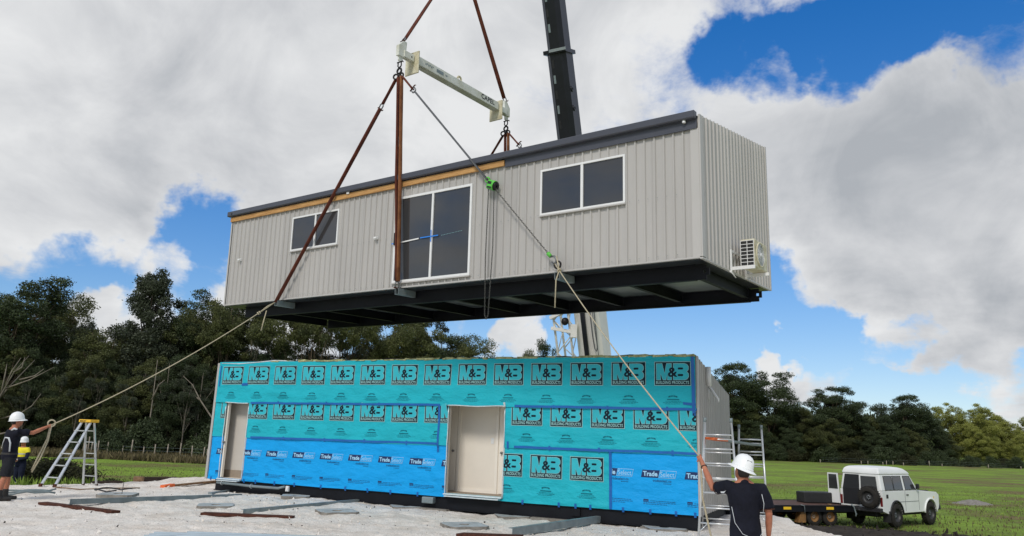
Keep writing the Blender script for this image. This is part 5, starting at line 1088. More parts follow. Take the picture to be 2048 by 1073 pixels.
board((420, 987), (478, 979), 'short grey strip of steel beside the narrow doorway', .12, .05, 'galv_dull', 'steel_strip', 'steel strip', None)
# ribbed roof sheets at the bottom edge
for k, (px, py, rz) in enumerate(((392, 1079, .10), (470, 1076, -.30), (535, 1082, -.34))):
    g = gnd(px, py, .05); z = pz(g.x, g.y)+.05+.028*k; mb = MB(); prf = rib_profile(-.42, .42, .19, .028); n = len(prf)
    L0, L1 = -1.35, 1.1; mb.add([(L0, u, h+.05*math.sin(0)) for u, h in prf]+[(L1, u, h) for u, h in prf], [(i, i+1, n+i+1, n+i) for i in range(n-1)])
    o = mb.build('roof_sheet', 'sheet_steel', None, T(g.x, g.y, z, rz+.35), fixn=False); tag(o, ['ribbed steel roof sheet leftmost at the bottom edge', 'ribbed steel roof sheet in the middle of the stack at the bottom edge', 'ribbed steel roof sheet rightmost at the bottom edge'][k], 'roof sheet', 'roof sheets at the bottom edge')
# steel rods on the left
for k, (a, b) in enumerate((((0, 984), (112, 982)), ((-10, 988), (104, 985)), ((-5, 993), (110, 989)))):
    A = gnd(*a, 0); B = gnd(*b, 0); pts = []
    for i in range(9): p = A.lerp(B, i/8); pts.append((p.x, p.y, pz(p.x, p.y)+.05+.01*math.sin(i*1.7+k)))
    mb = MB(); mb.tube(pts, .022, 7); tag(mb.build('steel_rod', 'galv_dull'), ['grey steel rod behind the boots of the left person, farthest of three', 'grey steel rod behind the boots of the left person, middle of three', 'grey steel rod beside the boots of the left person, nearest of three'][k], 'steel rod', 'steel rods beside the left person')
g = gnd(236, 985, .1); mb = MB(); mb.tube([g+V((.45*math.cos(t)-.1, .35*math.sin(t), .03+.05*abs(math.sin(2*t)))) for t in np.linspace(.8, 5.2, 18)], .018, 6); mb.tube([g+V((.05, .1, -.05)), g+V((.06, .1, .22))], .008, 5)
tag(mb.build('cable_loop', 'ink_black'), 'black cable looped over the footing pad near the ladder', 'cable')
g = gnd(75, 975, 0); mb = MB(); mb.tube([V((gnd(x, y, 0).x, gnd(x, y, 0).y, pz(gnd(x, y, 0).x, gnd(x, y, 0).y)+.02)) for x, y in ((110, 977), (160, 979), (220, 977), (280, 977))], .016, 6); tag(mb.build('ground_cable', 'log'), 'thin brown line lying along the sand edge under the ladder', 'cable')
# sleepers and a log at the edge of the pad
for k, (px0, px1, Y_, zt, mt, nm, lb) in enumerate(((282, 352, 24.9, -.02, 'sleeper', 'timber_sleeper', 'dark timber sleeper at the sand edge right of the step ladder'), (186, 245, 23.6, -.10, 'sleeper', 'timber_sleeper', 'dark timber sleeper at the sand edge behind the step ladder'))):
    a = at(px0, 960, Y_); b = at(px1, 960, Y_+.5); a.z = b.z = zt-.02; mb = MB(); mb.bar(a, b, .12, .26); tag(mb.build(nm, mt), lb, 'sleeper', 'timber sleepers at the sand edge')
a = at(276, 962, 24.6); mb = MB(); mb.tube([(a.x, a.y, -.50), (a.x+.02, a.y, .12)], [.15, .16], 12); o = mb.build('timber_post', 'log'); tag(o, 'short round timber post at the left end of the dark sleeper', 'post')
# loose chips and clods
def scatter(name, mt, n, area, smin, smax, zf, label, test=None, seed=5):
    r = np.random.default_rng(seed); mb = MB(); k = 0
    while k < n:
        x = r.uniform(*area[:2]); y = r.uniform(*area[2:])
        if test and not test(x, y, r): continue
        s = smin*(smax/smin)**(r.random()**2); z = zf(x, y)+s*.15; pts = []
        base = [V((1, 0, 0)), V((-.6, .8, 0)), V((-.5, -.8, 0)), V((.1, .1, .7)), V((.1, 0, -.6))]
        R = Euler(r.uniform(0, 6, 3)).to_matrix(); st = V((r.uniform(.6, 1.6), r.uniform(.4, 1), r.uniform(.3, .8)))
        vs = [V((x, y, z))+R @ V((b.x*st.x*s, b.y*st.y*s, b.z*st.z*s)) for b in base]; mb.add(vs, [(0, 1, 3), (1, 2, 3), (2, 0, 3), (1, 0, 4), (2, 1, 4), (0, 2, 4)]); k += 1
    o = mb.build(name, mt); tag(o, label, kind='stuff'); return o
scatter('sand_chips', 'sleeper', 520, (-13, 6, 12.5, 23), .010, .045, pz, 'dark chips scattered over the sand')
scatter('sand_clods', 'sand', 900, (-13, 6, 12.5, 24), .015, .06, pz, 'small clods on the sand', seed=8)
scatter('soil_clods', 'soil', 900, (8.5, 18.5, 25.2, 30.0), .04, .16, lambda x, y: gz(x, y)+.06, 'dark soil clods in front of the trailer', lambda x, y, r: (y-27.4)**2/6+(x-13)**2/30 < .95, 9)

# ------------------------------------------------------------------ four wheel drive and trailer
RW = gnd(1791, 1055, -1.2); hd = V((math.sin(rad(53)), math.cos(rad(53)), 0)); lf = V((-hd.y, hd.x, 0))
org = RW+lf*.74; rzv = math.atan2(hd.y, hd.x)
gzv = -1.2
MV = T(org.x, org.y, gzv, rzv)
car = empty('four_wheel_drive', MV, 'white four wheel drive wagon parked on the grass with a rear door open', 'car')
def wheel(parent, x, y, z, r, w, rim, name='wheel', axis='Y', s=1):
    M = Matrix.Translation((x, y, z)) @ (Matrix.Rotation(rad(90), 4, 'X') if axis == 'Y' else Matrix.Rotation(rad(90), 4, 'Y'))
    mb = MB(); mb.lathe([(r*.58, -w/2), (r*.80, -w/2*1.04), (r*.95, -w*.42), (r, -w*.28), (r, w*.28), (r*.95, w*.42), (r*.80, w/2*1.04), (r*.58, w/2)], 28, M)
    for k in range(28):
        a = 2*math.pi*k/28
        for sg in (-1, 1): c = M @ V((r*1.0*math.cos(a+.05*sg), r*1.0*math.sin(a+.05*sg), sg*w*.22)); d = (M.to_3x3() @ V((math.cos(a), math.sin(a), 0))); mb.bar(c-d*.01, c+d*.014, w*.36, .05, ref=tuple(M.to_3x3() @ V((-math.sin(a), math.cos(a), 0))))
    wo_ = mb.build(name, 'rubber', parent)
    mb = MB(); mb.lathe([(r*.585, -w*.45), (r*.56, -w*.30), (r*.50, -w*.12*s), (r*.25, -w*.10*s), (r*.20, -w*.2*s), (0, -w*.2*s)], 24, M); mb.lathe([(r*.585, w*.45), (r*.56, w*.30), (r*.50, w*.12*s), (r*.25, w*.10*s), (r*.20, w*.2*s), (0, w*.2*s)], 24, M); mb.build('rim', rim, wo_)
    mb = MB()
    for k in range(6):
        a = k*math.pi/3
        for sg in (-1, 1): mb.lathe([(.0, sg*w*.215), (.02, sg*w*.215), (.02, sg*w*.10)], 6, M @ Matrix.Translation((r*.16*math.cos(a), r*.16*math.sin(a), 0)))
    mb.build('hub_nuts', 'galv', wo_); return wo_
WBs = 2.85; tr = .45
for x in (0, WBs):
    for y in (-.74, .74): wheel(car, x, y, tr, tr, .26, 'rim_dark')
W2 = .845
# lower body with arches cut from the side outline
def arch(cx, r, n=9): return [(cx+r*math.cos(math.pi-math.pi*i/(n-1)), tr+.03+r*math.sin(math.pi-math.pi*i/(n-1))) for i in range(n)]
out = [(-1.05, .66), (-1.05, .72)]; low = [(-1.06, .62)]+arch(0, .50)+[(.52, .52), (WBs-.56, .52)]+arch(WBs, .53)+[(WBs+.72, .62)]
upp = [(WBs+.80, .78), (WBs+.80, 1.16), (WBs+.60, 1.27), (1.92, 1.36), (-1.06, 1.36)]
side_poly = low+upp
mb = MB(); mb.prism(side_poly, lambda u, v, w: (u, w, v), -W2, W2); bd_ = mb.build('body', 'car_white', car)
m_ = bd_.modifiers.new('b', 'BEVEL'); m_.width = .03; m_.segments = 2; m_.angle_limit = rad(35)
def cab_ring(z, x0, x1, w): return [(x0, -w, z), (x1, -w, z), (x1, w, z), (x0, w, z)]
def loft(rings):
    mb = MB(); vs = [p for r in rings for p in r]; n = 4; fs = [(i*n+j, i*n+(j+1) % n, (i+1)*n+(j+1) % n, (i+1)*n+j) for i in range(len(rings)-1) for j in range(n)]+[(3, 2, 1, 0), tuple(len(vs)-4+j for j in range(4))]
    mb.add(vs, fs); return mb
mb = loft([cab_ring(1.362, -1.05, 1.90, .835), cab_ring(1.98, -1.0, 1.42, .735)]); cb_ = mb.build('cabin', 'car_white', car); m_ = cb_.modifiers.new('b', 'BEVEL'); m_.width = .05; m_.segments = 3
mb = loft([cab_ring(1.97, -1.03, 1.46, .75), cab_ring(2.06, -1.02, 1.40, .745), cab_ring(2.20, -.95, 1.08, .69), cab_ring(2.25, -.82, .78, .60), cab_ring(2.275, -.5, .4, .42)]); rf_ = mb.build('roof', 'car_white', car); m_ = rf_.modifiers.new('b', 'BEVEL'); m_.width = .06; m_.segments = 3; m_.angle_limit = rad(10)
def side_pane(x0, x1, z0, z1, x2, x3, nm='side_window'):
    for s in (-1, 1):
        f = lambda z: s*(.835-(z-1.362)/(1.98-1.362)*.10+.006); mb = MB(); mb.prism([(x0, z0), (x1, z0), (x3, z1), (x2, z1)], lambda u, v, w: (u, f(v)+s*w, v), 0, .006); wn = mb.build(nm, 'glass', car)
        mb = MB()
        ps = [V((x0-.02, f(z0), z0-.02)), V((x1+.02, f(z0), z0-.02)), V((x3+.02, f(z1), z1+.02)), V((x2-.02, f(z1), z1+.02))]
        for i in range(4): mb.bar(ps[i], ps[(i+1) % 4], .012, .022)
        mb.build('window_seal', 'plastic', wn)
side_pane(-.75, -.12, 1.42, 1.90, -.72, -.14); side_pane(-.05, .62, 1.42, 1.90, -.03, .60); side_pane(.85, 1.66, 1.42, 1.90, .84, 1.32, 'front_window')
mb = MB(); mb.add([(1.868, -.74, 1.42), (1.868, .74, 1.42), (1.50, .67, 1.92), (1.50, -.67, 1.92)], [(0, 1, 2, 3)]); mb.build('windscreen', 'glass', car)
# rear: black sheet as painted shade in the left opening, right door with window
mb = MB(); mb.add([(-1.075, .04, .80), (-1.075, .72, .80), (-1.075, .72, 1.40), (-1.025, .63, 1.94), (-1.025, .04, 1.94), (-1.075, .04, 1.40)], [(0, 1, 2, 5), (5, 2, 3, 4)]); mb.build('opening_shade_sheet', 'ink_black', car)
mb = MB(); mb.prism([(-.78, .74), (.02, .74), (.02, 1.95), (-.70, 1.95)], lambda u, v, w: (-1.062-w+.04*max(0, v-1.3), u, v), 0, .04); dr = mb.build('rear_door', 'car_white', car)
mb = MB(); mb.prism([(-.70, 1.36), (-.04, 1.36), (-.04, 1.90), (-.645, 1.90)], lambda u, v, w: (-1.104-w+.04*max(0, v-1.3), u, v), 0, .006); mb.build('window_pane', 'glass', dr)
mb = MB(); Md = Matrix.Translation((-1.05, .80, 0)) @ Matrix.Rotation(rad(-4), 4, 'Z')
mb.prism([(0, .80), (.50, .80), (.50, 1.95), (.06, 1.95)], lambda u, v, w: Md @ V((-.08-w, u, v)), 0, .05); dl = mb.build('rear_door', 'car_white', car); dl['label'] = 'open left rear door'
mb = MB(); mb.prism([(.06, 1.34), (.45, 1.34), (.45, 1.90), (.10, 1.90)], lambda u, v, w: Md @ V((-.135-w, u, v)), 0, .006); mb.build('window_pane', 'glass', dl)
mb = MB(); mb.box((-1.30, -.72, .0), (-1.30, -.72, .0)); 
wheel(car, -1.24, -.42, 1.12, .40, .25, 'rim_dark', 'spare_wheel', 'X')
mb = MB(); mb.box((-1.28, -.86, .58), (-1.07, .86, .74), bev=.03); mb.build('rear_bumper', 'plastic', car)
mb = MB(); mb.tube([(-1.3, 0, .62), (-1.1, 0, .62)], .05, 8); mb.build('tow_bar', 'plastic', car)
for y in (-.80, .80): mb = MB(); mb.box((-1.085, y-.05, .80), (-1.05, y+.05, 1.14), bev=.01); mb.build('tail_light', 'tail_red', car)
for x0, r0 in ((0, .50), (WBs, .53)):
    for s in (-1, 1):
        mb = MB(); mb.tube([(x, s*(W2+.012), z) for x, z in arch(x0, r0+.01, 13)], .035, 8); mb.build('wheel_arch', 'car_white' if x0 else 'plastic', car)
for s in (-1, 1): mb = MB(); mb.box((-.62, s*.74-.15, .20), (-.60, s*.74+.15, .62)); mb.build('mud_flap', 'plastic', car)
mb = MB(); mb.box((-.9, -.5, .38), (3.3, .5, .56), bev=.03); mb.tube([(0, -.7, tr), (0, .7, tr)], .07, 8); mb.tube([(WBs, -.7, tr), (WBs, .7, tr)], .07, 8); mb.build('underbody', 'plastic', car)
mb = MB(); mb.box((.2, -W2-.008, .94), (1.85, -W2-.001, .955)); mb.box((.74, -W2-.007, .60), (.75, -W2-.001, 1.34)); mb.box((1.86, -W2-.007, .60), (1.87, -W2-.001, 1.34)); mb.build('panel_gap', 'strap_grey', car)
for x in (.84,): mb = MB(); mb.box((x, -W2-.03, 1.18), (x+.16, -W2-.002, 1.22), bev=.008); mb.build('door_handle', 'plastic', car)
mb = MB(); mb.box((-.75, -W2-.012, 1.10), (-.60, -W2-.001, 1.24), bev=.01); mb.build('fuel_flap', 'plastic', car)
for s in (-1, 1): mb = MB(); mb.box((1.62, s*(W2+.08)-.06, 1.42), (1.72, s*(W2+.08)+.06, 1.62), bev=.02); mb.bar((1.68, s*W2, 1.4), (1.68, s*(W2+.06), 1.46), .03, .03); mb.build('mirror', 'plastic', car)
mb = MB(); xf = WBs+.92; mb.box((xf-.1, -.82, .55), (xf+.06, .82, .75), bev=.03)
for s in (-1, 1): mb.tube([(xf, s*.40, .70), (xf+.03, s*.40, 1.15), (xf-.03, s*.36, 1.28)], .032, 8); mb.tube([(xf, s*.40, 1.10), (xf-.06, s*.80, 1.06), (xf-.10, s*.82, .75)], .028, 8)
mb.tube([(xf-.03, -.37, 1.27), (xf-.03, .37, 1.27)], .032, 8); mb.tube([(xf+.02, -.40, 1.0), (xf+.02, .40, 1.0)], .026, 8); mb.build('bull_bar', 'plastic', car)
mb = MB(); mb.box((WBs+.30, -W2-.006, 1.02), (WBs+.36, -W2-.001, 1.10)); mb.build('indicator', 'amber', car)
mb = MB(); mb.box((WBs+.80, -.55, .85), (WBs+.815, .55, 1.12)); mb.build('grille', 'plastic', car)
for s in (-1, 1): mb = MB(); mb.lathe([(.1, .0), (.09, .03), (0, .04)], 14, Matrix.Translation((WBs+.80, s*.64, .98)) @ Matrix.Rotation(rad(90), 4, 'Y')); mb.build('headlight', 'galv', car)
# trailer
ta = gnd(1629, 1051, -1.2); tb_ = gnd(1657, 1051.5, -1.2); th = V((.955, .297, 0)).normalized(); tl = V((-th.y, th.x, 0)); to = (ta+tb_)/2+tl*1.05
MT = T(to.x, to.y, -1.2, math.atan2(th.y, th.x)); tra = empty('flat_trailer', MT, 'dark flat deck trailer with tandem tan wheels hitched behind the wagon', 'trailer')
for x in (-.37, .37):
    for y in (-1.05, 1.05): wheel(tra, x, y, .33, .33, .2, 'rim_tan')
for k in range(6): mb = MB(); y = -1.2+k*.4; mb.box((-2.35, y+.006, .70), (2.2, y+.394, .74)); mb.build('deck_board', 'red_deck', tra)
for y in (-1.24, 1.24): mb = MB(); mb.box((-2.4, y-.03, .52), (2.25, y+.03, .70)); mb.box((-2.4, y-.04, .70), (2.25, y+.04, .76)); mb.build('side_rail', 'black_steel', tra)
for x in (-2.38, 2.23): mb = MB(); mb.box((x-.03, -1.21, .52), (x+.03, 1.21, .70)); mb.build('end_rail', 'black_steel', tra)
for y in (-.5, .5): mb = MB(); mb.box((-2.3, y-.04, .40), (2.2, y+.04, .69)); mb.build('chassis_beam', 'black_steel', tra)
mb = MB(); mb.box((-2.45, -1.1, .25), (-2.05, 1.1, .51), bev=.02); mb.build('tail_ramp', 'black_steel', tra)
mb = MB(); mb.bar((2.2, .9, .6), (3.5, 0, .56), .08, .12); mb.bar((2.2, -.9, .6), (3.5, 0, .56), .08, .12); mb.bar((3.4, 0, .57), (3.75, .15, .58), .1, .1); mb.build('drawbar', 'black_steel', tra)
for x in (-1.7, .25, 2.05): mb = MB(); mb.box((x-.17, -1.295, .60), (x+.17, -1.272, .70), bev=.008); mb.build('marker_light', 'amber', tra)
for s in (-1.05, 1.05):
    mb = MB(); mb.add([(-1.15, s-.12, .12), (-.80, s-.12, .12), (-.78, s-.12, .60), (-.98, s-.12, .60), (-1.15, s+.12, .12), (-.80, s+.12, .12), (-.78, s+.12, .60), (-.98, s+.12, .60)], [(0, 1, 2, 3), (4, 7, 6, 5), (0, 4, 5, 1), (1, 5, 6, 2), (2, 6, 7, 3), (3, 7, 4, 0)]); mb.build('mud_guard', 'rim_tan', tra)
mb = MB(); mb.tube([(1.25, -1.30, .80), (1.35, -1.31, .72), (1.45, -1.30, .45), (1.42, -1.30, .36)], .03, 6); mb.tube([(-1.1, -1.30, .78), (-.95, -1.31, .74), (-.93, -1.3, .48)], .018, 6); mb.build('tie_strap', 'galv_dull', tra)
mb = MB(); mb.box((-.85, -.35, 0), (.85, .35, .42), bev=.04); o = mb.build('tool_chest', 'plastic', None, MT @ T(.95, .1, .745, rad(-12))); tag(o, 'long black chest standing on the front of the trailer deck', 'chest')
mb = MB(); mb.box((-.07, -.05, 0), (.07, .05, .05), bev=.01); o = mb.build('timber_block', 'log', None, MT @ T(.28, -1.22, .765)); tag(o, 'small timber block on the trailer edge above the middle marker light', 'timber block')

# ------------------------------------------------------------------ trees
def leaf_mesh(name, centers, radii, n_per, size, mt, seed, flat=.62, shell=.35):
    r = np.random.default_rng(seed); C_ = np.array(centers, float); R_ = np.array(radii, float); cnt = (n_per*(R_/R_.mean())**2).astype(int)+6
    idx = np.repeat(np.arange(len(C_)), cnt); n = len(idx)
    d = r.normal(size=(n, 3)); d /= np.linalg.norm(d, axis=1)[:, None]; rr_ = (shell+(1-shell)*r.random(n))**.6*(1+.18*r.normal(size=n))
    p = C_[idx]+d*rr_[:, None]*R_[idx][:, None]*np.array([1, 1, flat]); 
    a = r.normal(size=(n, 3)); a[:, 2] -= .55; a /= np.linalg.norm(a, axis=1)[:, None]; b = np.cross(a, r.normal(size=(n, 3))); b /= np.linalg.norm(b, axis=1)[:, None]
    L = size*(.6+.8*r.random(n)); Wd = L*(.34+.22*r.random(n)); a *= L[:, None]/2; b *= Wd[:, None]/2
    v = np.stack([p-a, p+b-a*.1, p+a, p-b-a*.1], 1).reshape(-1, 3); f = np.arange(n*4).reshape(n, 4)
    me = bpy.data.meshes.new(name); me.from_pydata(v.tolist(), [], f.tolist()); me.materials.append(K[mt]); return me
def make_tree(seed, H=20.0, cb=.35, spread=4.2, nl=26, cr=1.35, n_per=230, leaf=.34, mt='leaf_dark', bark='trunk', shape='oval', lean=.04, stems=1, flat=.62):
    """a gum tree: stems, limbs and foliage clumps at the limb ends; returns (wood mesh, leaf mesh)"""
    r = random.Random(seed); mb = MB(); cen = []; rd_ = []
    def prof(t):
        if shape == 'oval': return math.sin(math.pi*min(1, (t*.86+.12)))**.7
        if shape == 'cone': return (1-t)**.75*.9+.18
        if shape == 'umbrella': return .55+.6*t if t < .75 else 1.0-(t-.75)*1.2
        return 1.0
    for st in range(stems):
        ax = r.uniform(-lean, lean)*H+(r.uniform(-1, 1)*.12*H if stems > 1 else 0); ay = r.uniform(-lean, lean)*H+(r.uniform(-1, 1)*.12*H if stems > 1 else 0)
        Ht = H*(.92 if st == 0 else r.uniform(.7, .9)); k = 8; pts = []
        for i in range(k+1): t = i/k; pts.append(V((ax*t*t+.03*H*.3*math.sin(t*5+seed), ay*t*t+.03*H*.3*math.cos(t*4+seed), Ht*t)))
        r0 = H*.0125/(1 if stems == 1 else 1.35); mb.tube(pts, [r0*(1.35 if i == 0 else 1)*(1-.88*(i/k)) for i in range(k+1)], 8)
        n = nl//stems
        for j in range(n):
            t = cb+(1-cb)*((j+.5)/n)**.9; t = min(.99, t+r.uniform(-.03, .03)); q = (t-cb)/(1-cb); tb = max(t-(.24 if shape != 'umbrella' else .30), .10); i = min(k-1, int(tb*k)); fr = tb*k-i; p0 = pts[i].lerp(pts[i+1], fr)
            az = j*2.399+r.uniform(-.5, .5); rad_ = spread*prof(q)*r.uniform(.45, 1.08); pe = pts[min(k, int(t*k))].lerp(pts[min(k, int(t*k)+1)], t*k-int(t*k)) if int(t*k) < k else pts[k]
            end = V((pe.x+math.cos(az)*rad_, pe.y+math.sin(az)*rad_, Ht*t+r.uniform(-.02, .05)*H)); mid = p0.lerp(end, .55)+V((0, 0, -.10*rad_))
            rl = max(.025, r0*.42*(1-.5*t)); mb.tube([p0, mid, end], [rl, rl*.65, rl*.25], 5)
            R0 = cr*r.uniform(.65, 1.25)*(1-.25*q if shape != 'umbrella' else 1); cen.append(end+V((0, 0, .2*R0))); rd_.append(R0)
            for _ in range(2):
                s2 = mid.lerp(end, r.uniform(.3, .9)); e2 = s2+V((r.uniform(-1, 1), r.uniform(-1, 1), r.uniform(.1, .7)))*R0*1.25; mb.tube([s2, e2], [rl*.4, rl*.15], 4); cen.append(e2); rd_.append(R0*r.uniform(.5, .8))
    wm = MB.build(mb, 'trunk', bark); me = wm.data; bpy.data.objects.remove(wm)
    lm = leaf_mesh('crown', [tuple(c) for c in cen], rd_, n_per, leaf, mt, seed, flat); zz = np.zeros(len(lm.vertices)*3); lm.vertices.foreach_get('co', zz)
    return me, lm, float(np.percentile(zz[2::3], 99.7))
KIND = {
 'tall': make_tree(1, 20, .28, 2.9, 44, 1.05, 310, .24, 'leaf_grey', 'trunk_dark', 'oval', .04, 1, .9),
 'tall2': make_tree(2, 20, .34, 3.6, 42, 1.15, 310, .24, 'leaf_dark', 'trunk', 'oval', .05, 2, .85),
 'airy': make_tree(12, 20, .42, 3.6, 26, 1.0, 280, .24, 'leaf_olive', 'trunk', 'oval', .07, 2, .8),
 'umb': make_tree(3, 20, .52, 4.6, 26, 1.3, 340, .25, 'leaf_dark', 'trunk', 'umbrella', .06, 2, .7),
 'umb2': make_tree(4, 20, .56, 4.8, 24, 1.3, 340, .25, 'leaf_olive', 'trunk', 'umbrella', .07, 3, .72),
 'bush': make_tree(5, 20, .12, 4.8, 52, 1.5, 400, .25, 'leaf_dark', 'trunk_dark', 'oval', .03, 2, .85),
 'bush2': make_tree(6, 20, .18, 5.2, 50, 1.45, 400, .25, 'leaf_olive', 'trunk_dark', 'oval', .05, 3, .85),
 'dome': make_tree(10, 20, .34, 5.8, 46, 1.55, 460, .25, 'leaf_dark', 'trunk', 'oval', .04, 2, .75),
 'sunny': make_tree(7, 20, .14, 6.2, 52, 1.6, 420, .27, 'leaf_sun_tint', 'trunk', 'oval', .05, 2, .75),
 'stems': make_tree(15, 20, .85, 4.4, 16, 1.0, 260, .24, 'leaf_olive', 'trunk', 'umbrella', .12, 4, .75),
 'sparse': make_tree(8, 20, .60, 4.0, 15, .95, 260, .24, 'leaf_grey', 'dead_wood', 'umbrella', .10, 3, .7),
 'rise': make_tree(9, 20, .40, 4.8, 34, 1.35, 350, .25, 'leaf_olive', 'trunk', 'oval', .05, 2, .75)}
LABEL = {}
def tree(px, top, depth, kind, label, group, rz=None, base=None, fat=1.0):
    tp = at(px, top, depth); g = gz(tp.x, tp.y)-.1; H = tp.z-g; s = H/KIND[kind][2]; rz = rz if rz is not None else random.uniform(0, 6.28)
    o = empty('gum_tree', Matrix.Translation((tp.x, tp.y, g)) @ Matrix.Rotation(rz, 4, 'Z') @ Matrix.Diagonal((s*fat, s*fat, s, 1)), label, 'tree', group)
    link('trunk', KIND[kind][0], o); link('crown', KIND[kind][1], o); return o
GL, GR, GM = 'trees of the dark belt on the left', 'trees of the belt beyond the paddock on the right', 'trees behind the gap between the modules'
L_ = 'dark gum tree in the dense belt behind the ladder and the person on the left'
tree(22, 556, 80, 'tall2', 'tall dark gum tree at the left edge rising above the tree belt', GL, 1.0, fat=1.25)
tree(322, 546, 84, 'tall', 'tallest narrow gum tree of the left belt, standing against blue sky', GL, .4, fat=1.05)
tree(96, 596, 90, 'umb2', 'pale crowned gum tree beside the tall one at the left edge', GL, 2.2)
for px, top, dp, kd in ((-60, 590, 88, 'tall2'), (-20, 680, 78, 'bush2'), (62, 632, 83, 'airy'), (118, 618, 92, 'airy'), (150, 668, 82, 'tall2'), (182, 650, 88, 'tall'), (208, 672, 80, 'airy'), (236, 652, 95, 'tall2'), (262, 668, 86, 'umb2'), (288, 668, 90, 'airy'),
                        (356, 645, 92, 'tall2'), (376, 640, 86, 'airy'), (402, 615, 94, 'umb'), (418, 650, 88, 'tall2'), (30, 690, 77, 'airy'), (95, 705, 78, 'bush'), (170, 720, 77, 'bush2'), (235, 725, 78, 'bush'), (310, 715, 78, 'bush2'), (385, 715, 78, 'bush'), (130, 760, 76, 'bush'), (275, 765, 76, 'bush2'), (350, 770, 76, 'bush'), (20, 770, 75, 'bush2'), (430, 735, 82, 'bush')): tree(px, top, dp, kd, L_, GL, fat=random.uniform(1.0, 1.3))
L2_ = 'gum tree with bare stems showing between the hanging and the wrapped module'
tree(436, 584, 88, 'umb', 'gum tree whose round crown meets the left end of the hanging module', GL, 3.0)
for px, top, dp, kd in ((452, 640, 84, 'airy'), (470, 596, 86, 'stems'), (500, 585, 90, 'stems'), (516, 650, 84, 'sparse'), (548, 588, 92, 'stems'), (572, 662, 86, 'umb'), (600, 592, 88, 'stems'), (630, 600, 84, 'stems'), (655, 655, 92, 'sparse'), (690, 594, 88, 'stems'), (716, 590, 90, 'stems'), (742, 650, 92, 'sparse'), (766, 662, 90, 'umb2'), (795, 610, 94, 'stems')): tree(px, top, dp, kd, L2_, GM, fat=random.uniform(.75, .95))
for px in range(455, 960, 38): tree(px+random.uniform(-12, 12), random.uniform(695, 718), random.uniform(90, 104), random.choice(('bush', 'bush2')), 'low dark gum crown just showing over the roof edge of the wrapped module', 'low crowns behind the wrapped module', fat=random.uniform(.8, 1.1))
tree(838, 640, 92, 'rise', 'olive gum tree under the middle of the hanging module against blue sky', GM, .5); tree(880, 632, 104, 'sparse', 'thin gum tree with bare stems reaching up to the hanging module', GM, 1.5)
tree(870, 672, 96, 'dome', 'broad low gum crown at the right end of the trees between the modules', GM, 2.0, fat=1.1); tree(932, 682, 98, 'umb2', 'rightmost low gum crown between the modules beside open sky', GM, 1.2)
tree(1098, 684, 120, 'bush', 'dark gum crown showing left of the crane jib', GM, 1.0, fat=.8); tree(1035, 705, 125, 'bush2', 'small gum top just above the wrapped module left of the crane', GM, 1.0, fat=.8)
# right belt
tree(1450, 731, 150, 'dome', 'round dark gum crown touching the grey end wall of the wrapped module', GR, .6, fat=1.45)
tree(1530, 744, 150, 'umb', 'spreading gum tree above the trestles with a flat drooping crown', GR, 2.6, fat=1.5)
tree(1658, 775, 152, 'dome', 'domed dark gum tree standing out in the middle of the right belt', GR, 1.7, fat=1.45)
tree(1800, 793, 156, 'dome', 'flat topped dark gum tree above the white wagon', GR, .3, fat=1.5)
R_ = 'dark gum tree filling the belt beyond the paddock on the right'
for px, top, dp, kd in ((1425, 800, 146, 'bush'), (1480, 790, 148, 'bush2'), (1510, 830, 144, 'bush'), (1560, 800, 152, 'bush'), (1600, 818, 150, 'bush2'), (1632, 815, 158, 'bush'), (1690, 815, 160, 'bush'), (1720, 818, 154, 'bush2'), (1755, 815, 160, 'bush'), (1785, 835, 150, 'bush'), (1840, 822, 164, 'bush'), (1865, 850, 156, 'bush'),
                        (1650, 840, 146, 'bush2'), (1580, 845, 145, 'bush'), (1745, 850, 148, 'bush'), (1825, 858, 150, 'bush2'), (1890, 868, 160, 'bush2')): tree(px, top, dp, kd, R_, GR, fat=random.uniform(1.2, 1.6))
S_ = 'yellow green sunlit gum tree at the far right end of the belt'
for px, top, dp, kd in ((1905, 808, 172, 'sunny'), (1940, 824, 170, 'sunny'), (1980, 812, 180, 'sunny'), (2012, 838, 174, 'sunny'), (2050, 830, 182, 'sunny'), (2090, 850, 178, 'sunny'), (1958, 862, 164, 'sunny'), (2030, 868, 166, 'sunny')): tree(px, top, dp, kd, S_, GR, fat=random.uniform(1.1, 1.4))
for px, top, dp in ((60, 770, 75), (122, 745, 76), (160, 780, 75), (205, 730, 77), (262, 770, 75), (290, 740, 77), (345, 720, 76), (378, 760, 75), (410, 740, 77)): tree(px, top, dp, 'sparse', 'slender bare stemmed gum at the front of the left tree belt', GL)
# bare leaning limbs on the left
def dead(px, py, depth, ends, label):
    b = at(px, py, depth); g = gz(b.x, b.y)-.1; o = empty('dead_tree', Matrix.Translation((b.x, b.y, g)), label, 'tree'); mb = MB()
    for chain_ in ends:
        P_ = [at(x, y, depth+dz)-V((b.x, b.y, g)) for x, y, dz in chain_]; n = len(P_); mb.tube(P_, [.10*(1-.8*i/(n-1)) for i in range(n)], 7)
    mb.build('bare_limbs', 'dead_wood', o)
dead(-5, 905, 73, [[(-8, 905, 0), (-4, 800, 0), (28, 745, -.5), (58, 712, -1)], [(-4, 800, 0), (24, 768, .5), (70, 720, 1)], [(10, 778, 0), (60, 760, 0), (108, 735, 0)], [(-6, 840, 0), (40, 828, 0), (64, 812, -.5), (82, 788, -.5)], [(12, 770, 0), (24, 742, 0), (42, 716, 0)], [(28, 745, 0), (44, 735, 0), (50, 715, 0)], [(40, 760, 0), (70, 752, 0), (88, 738, 0)], [(-6, 870, 0), (30, 862, 0), (70, 868, 0)], [(2, 790, 0), (10, 750, 0), (14, 728, 0)]], 'bare pale dead tree leaning in from the left edge')
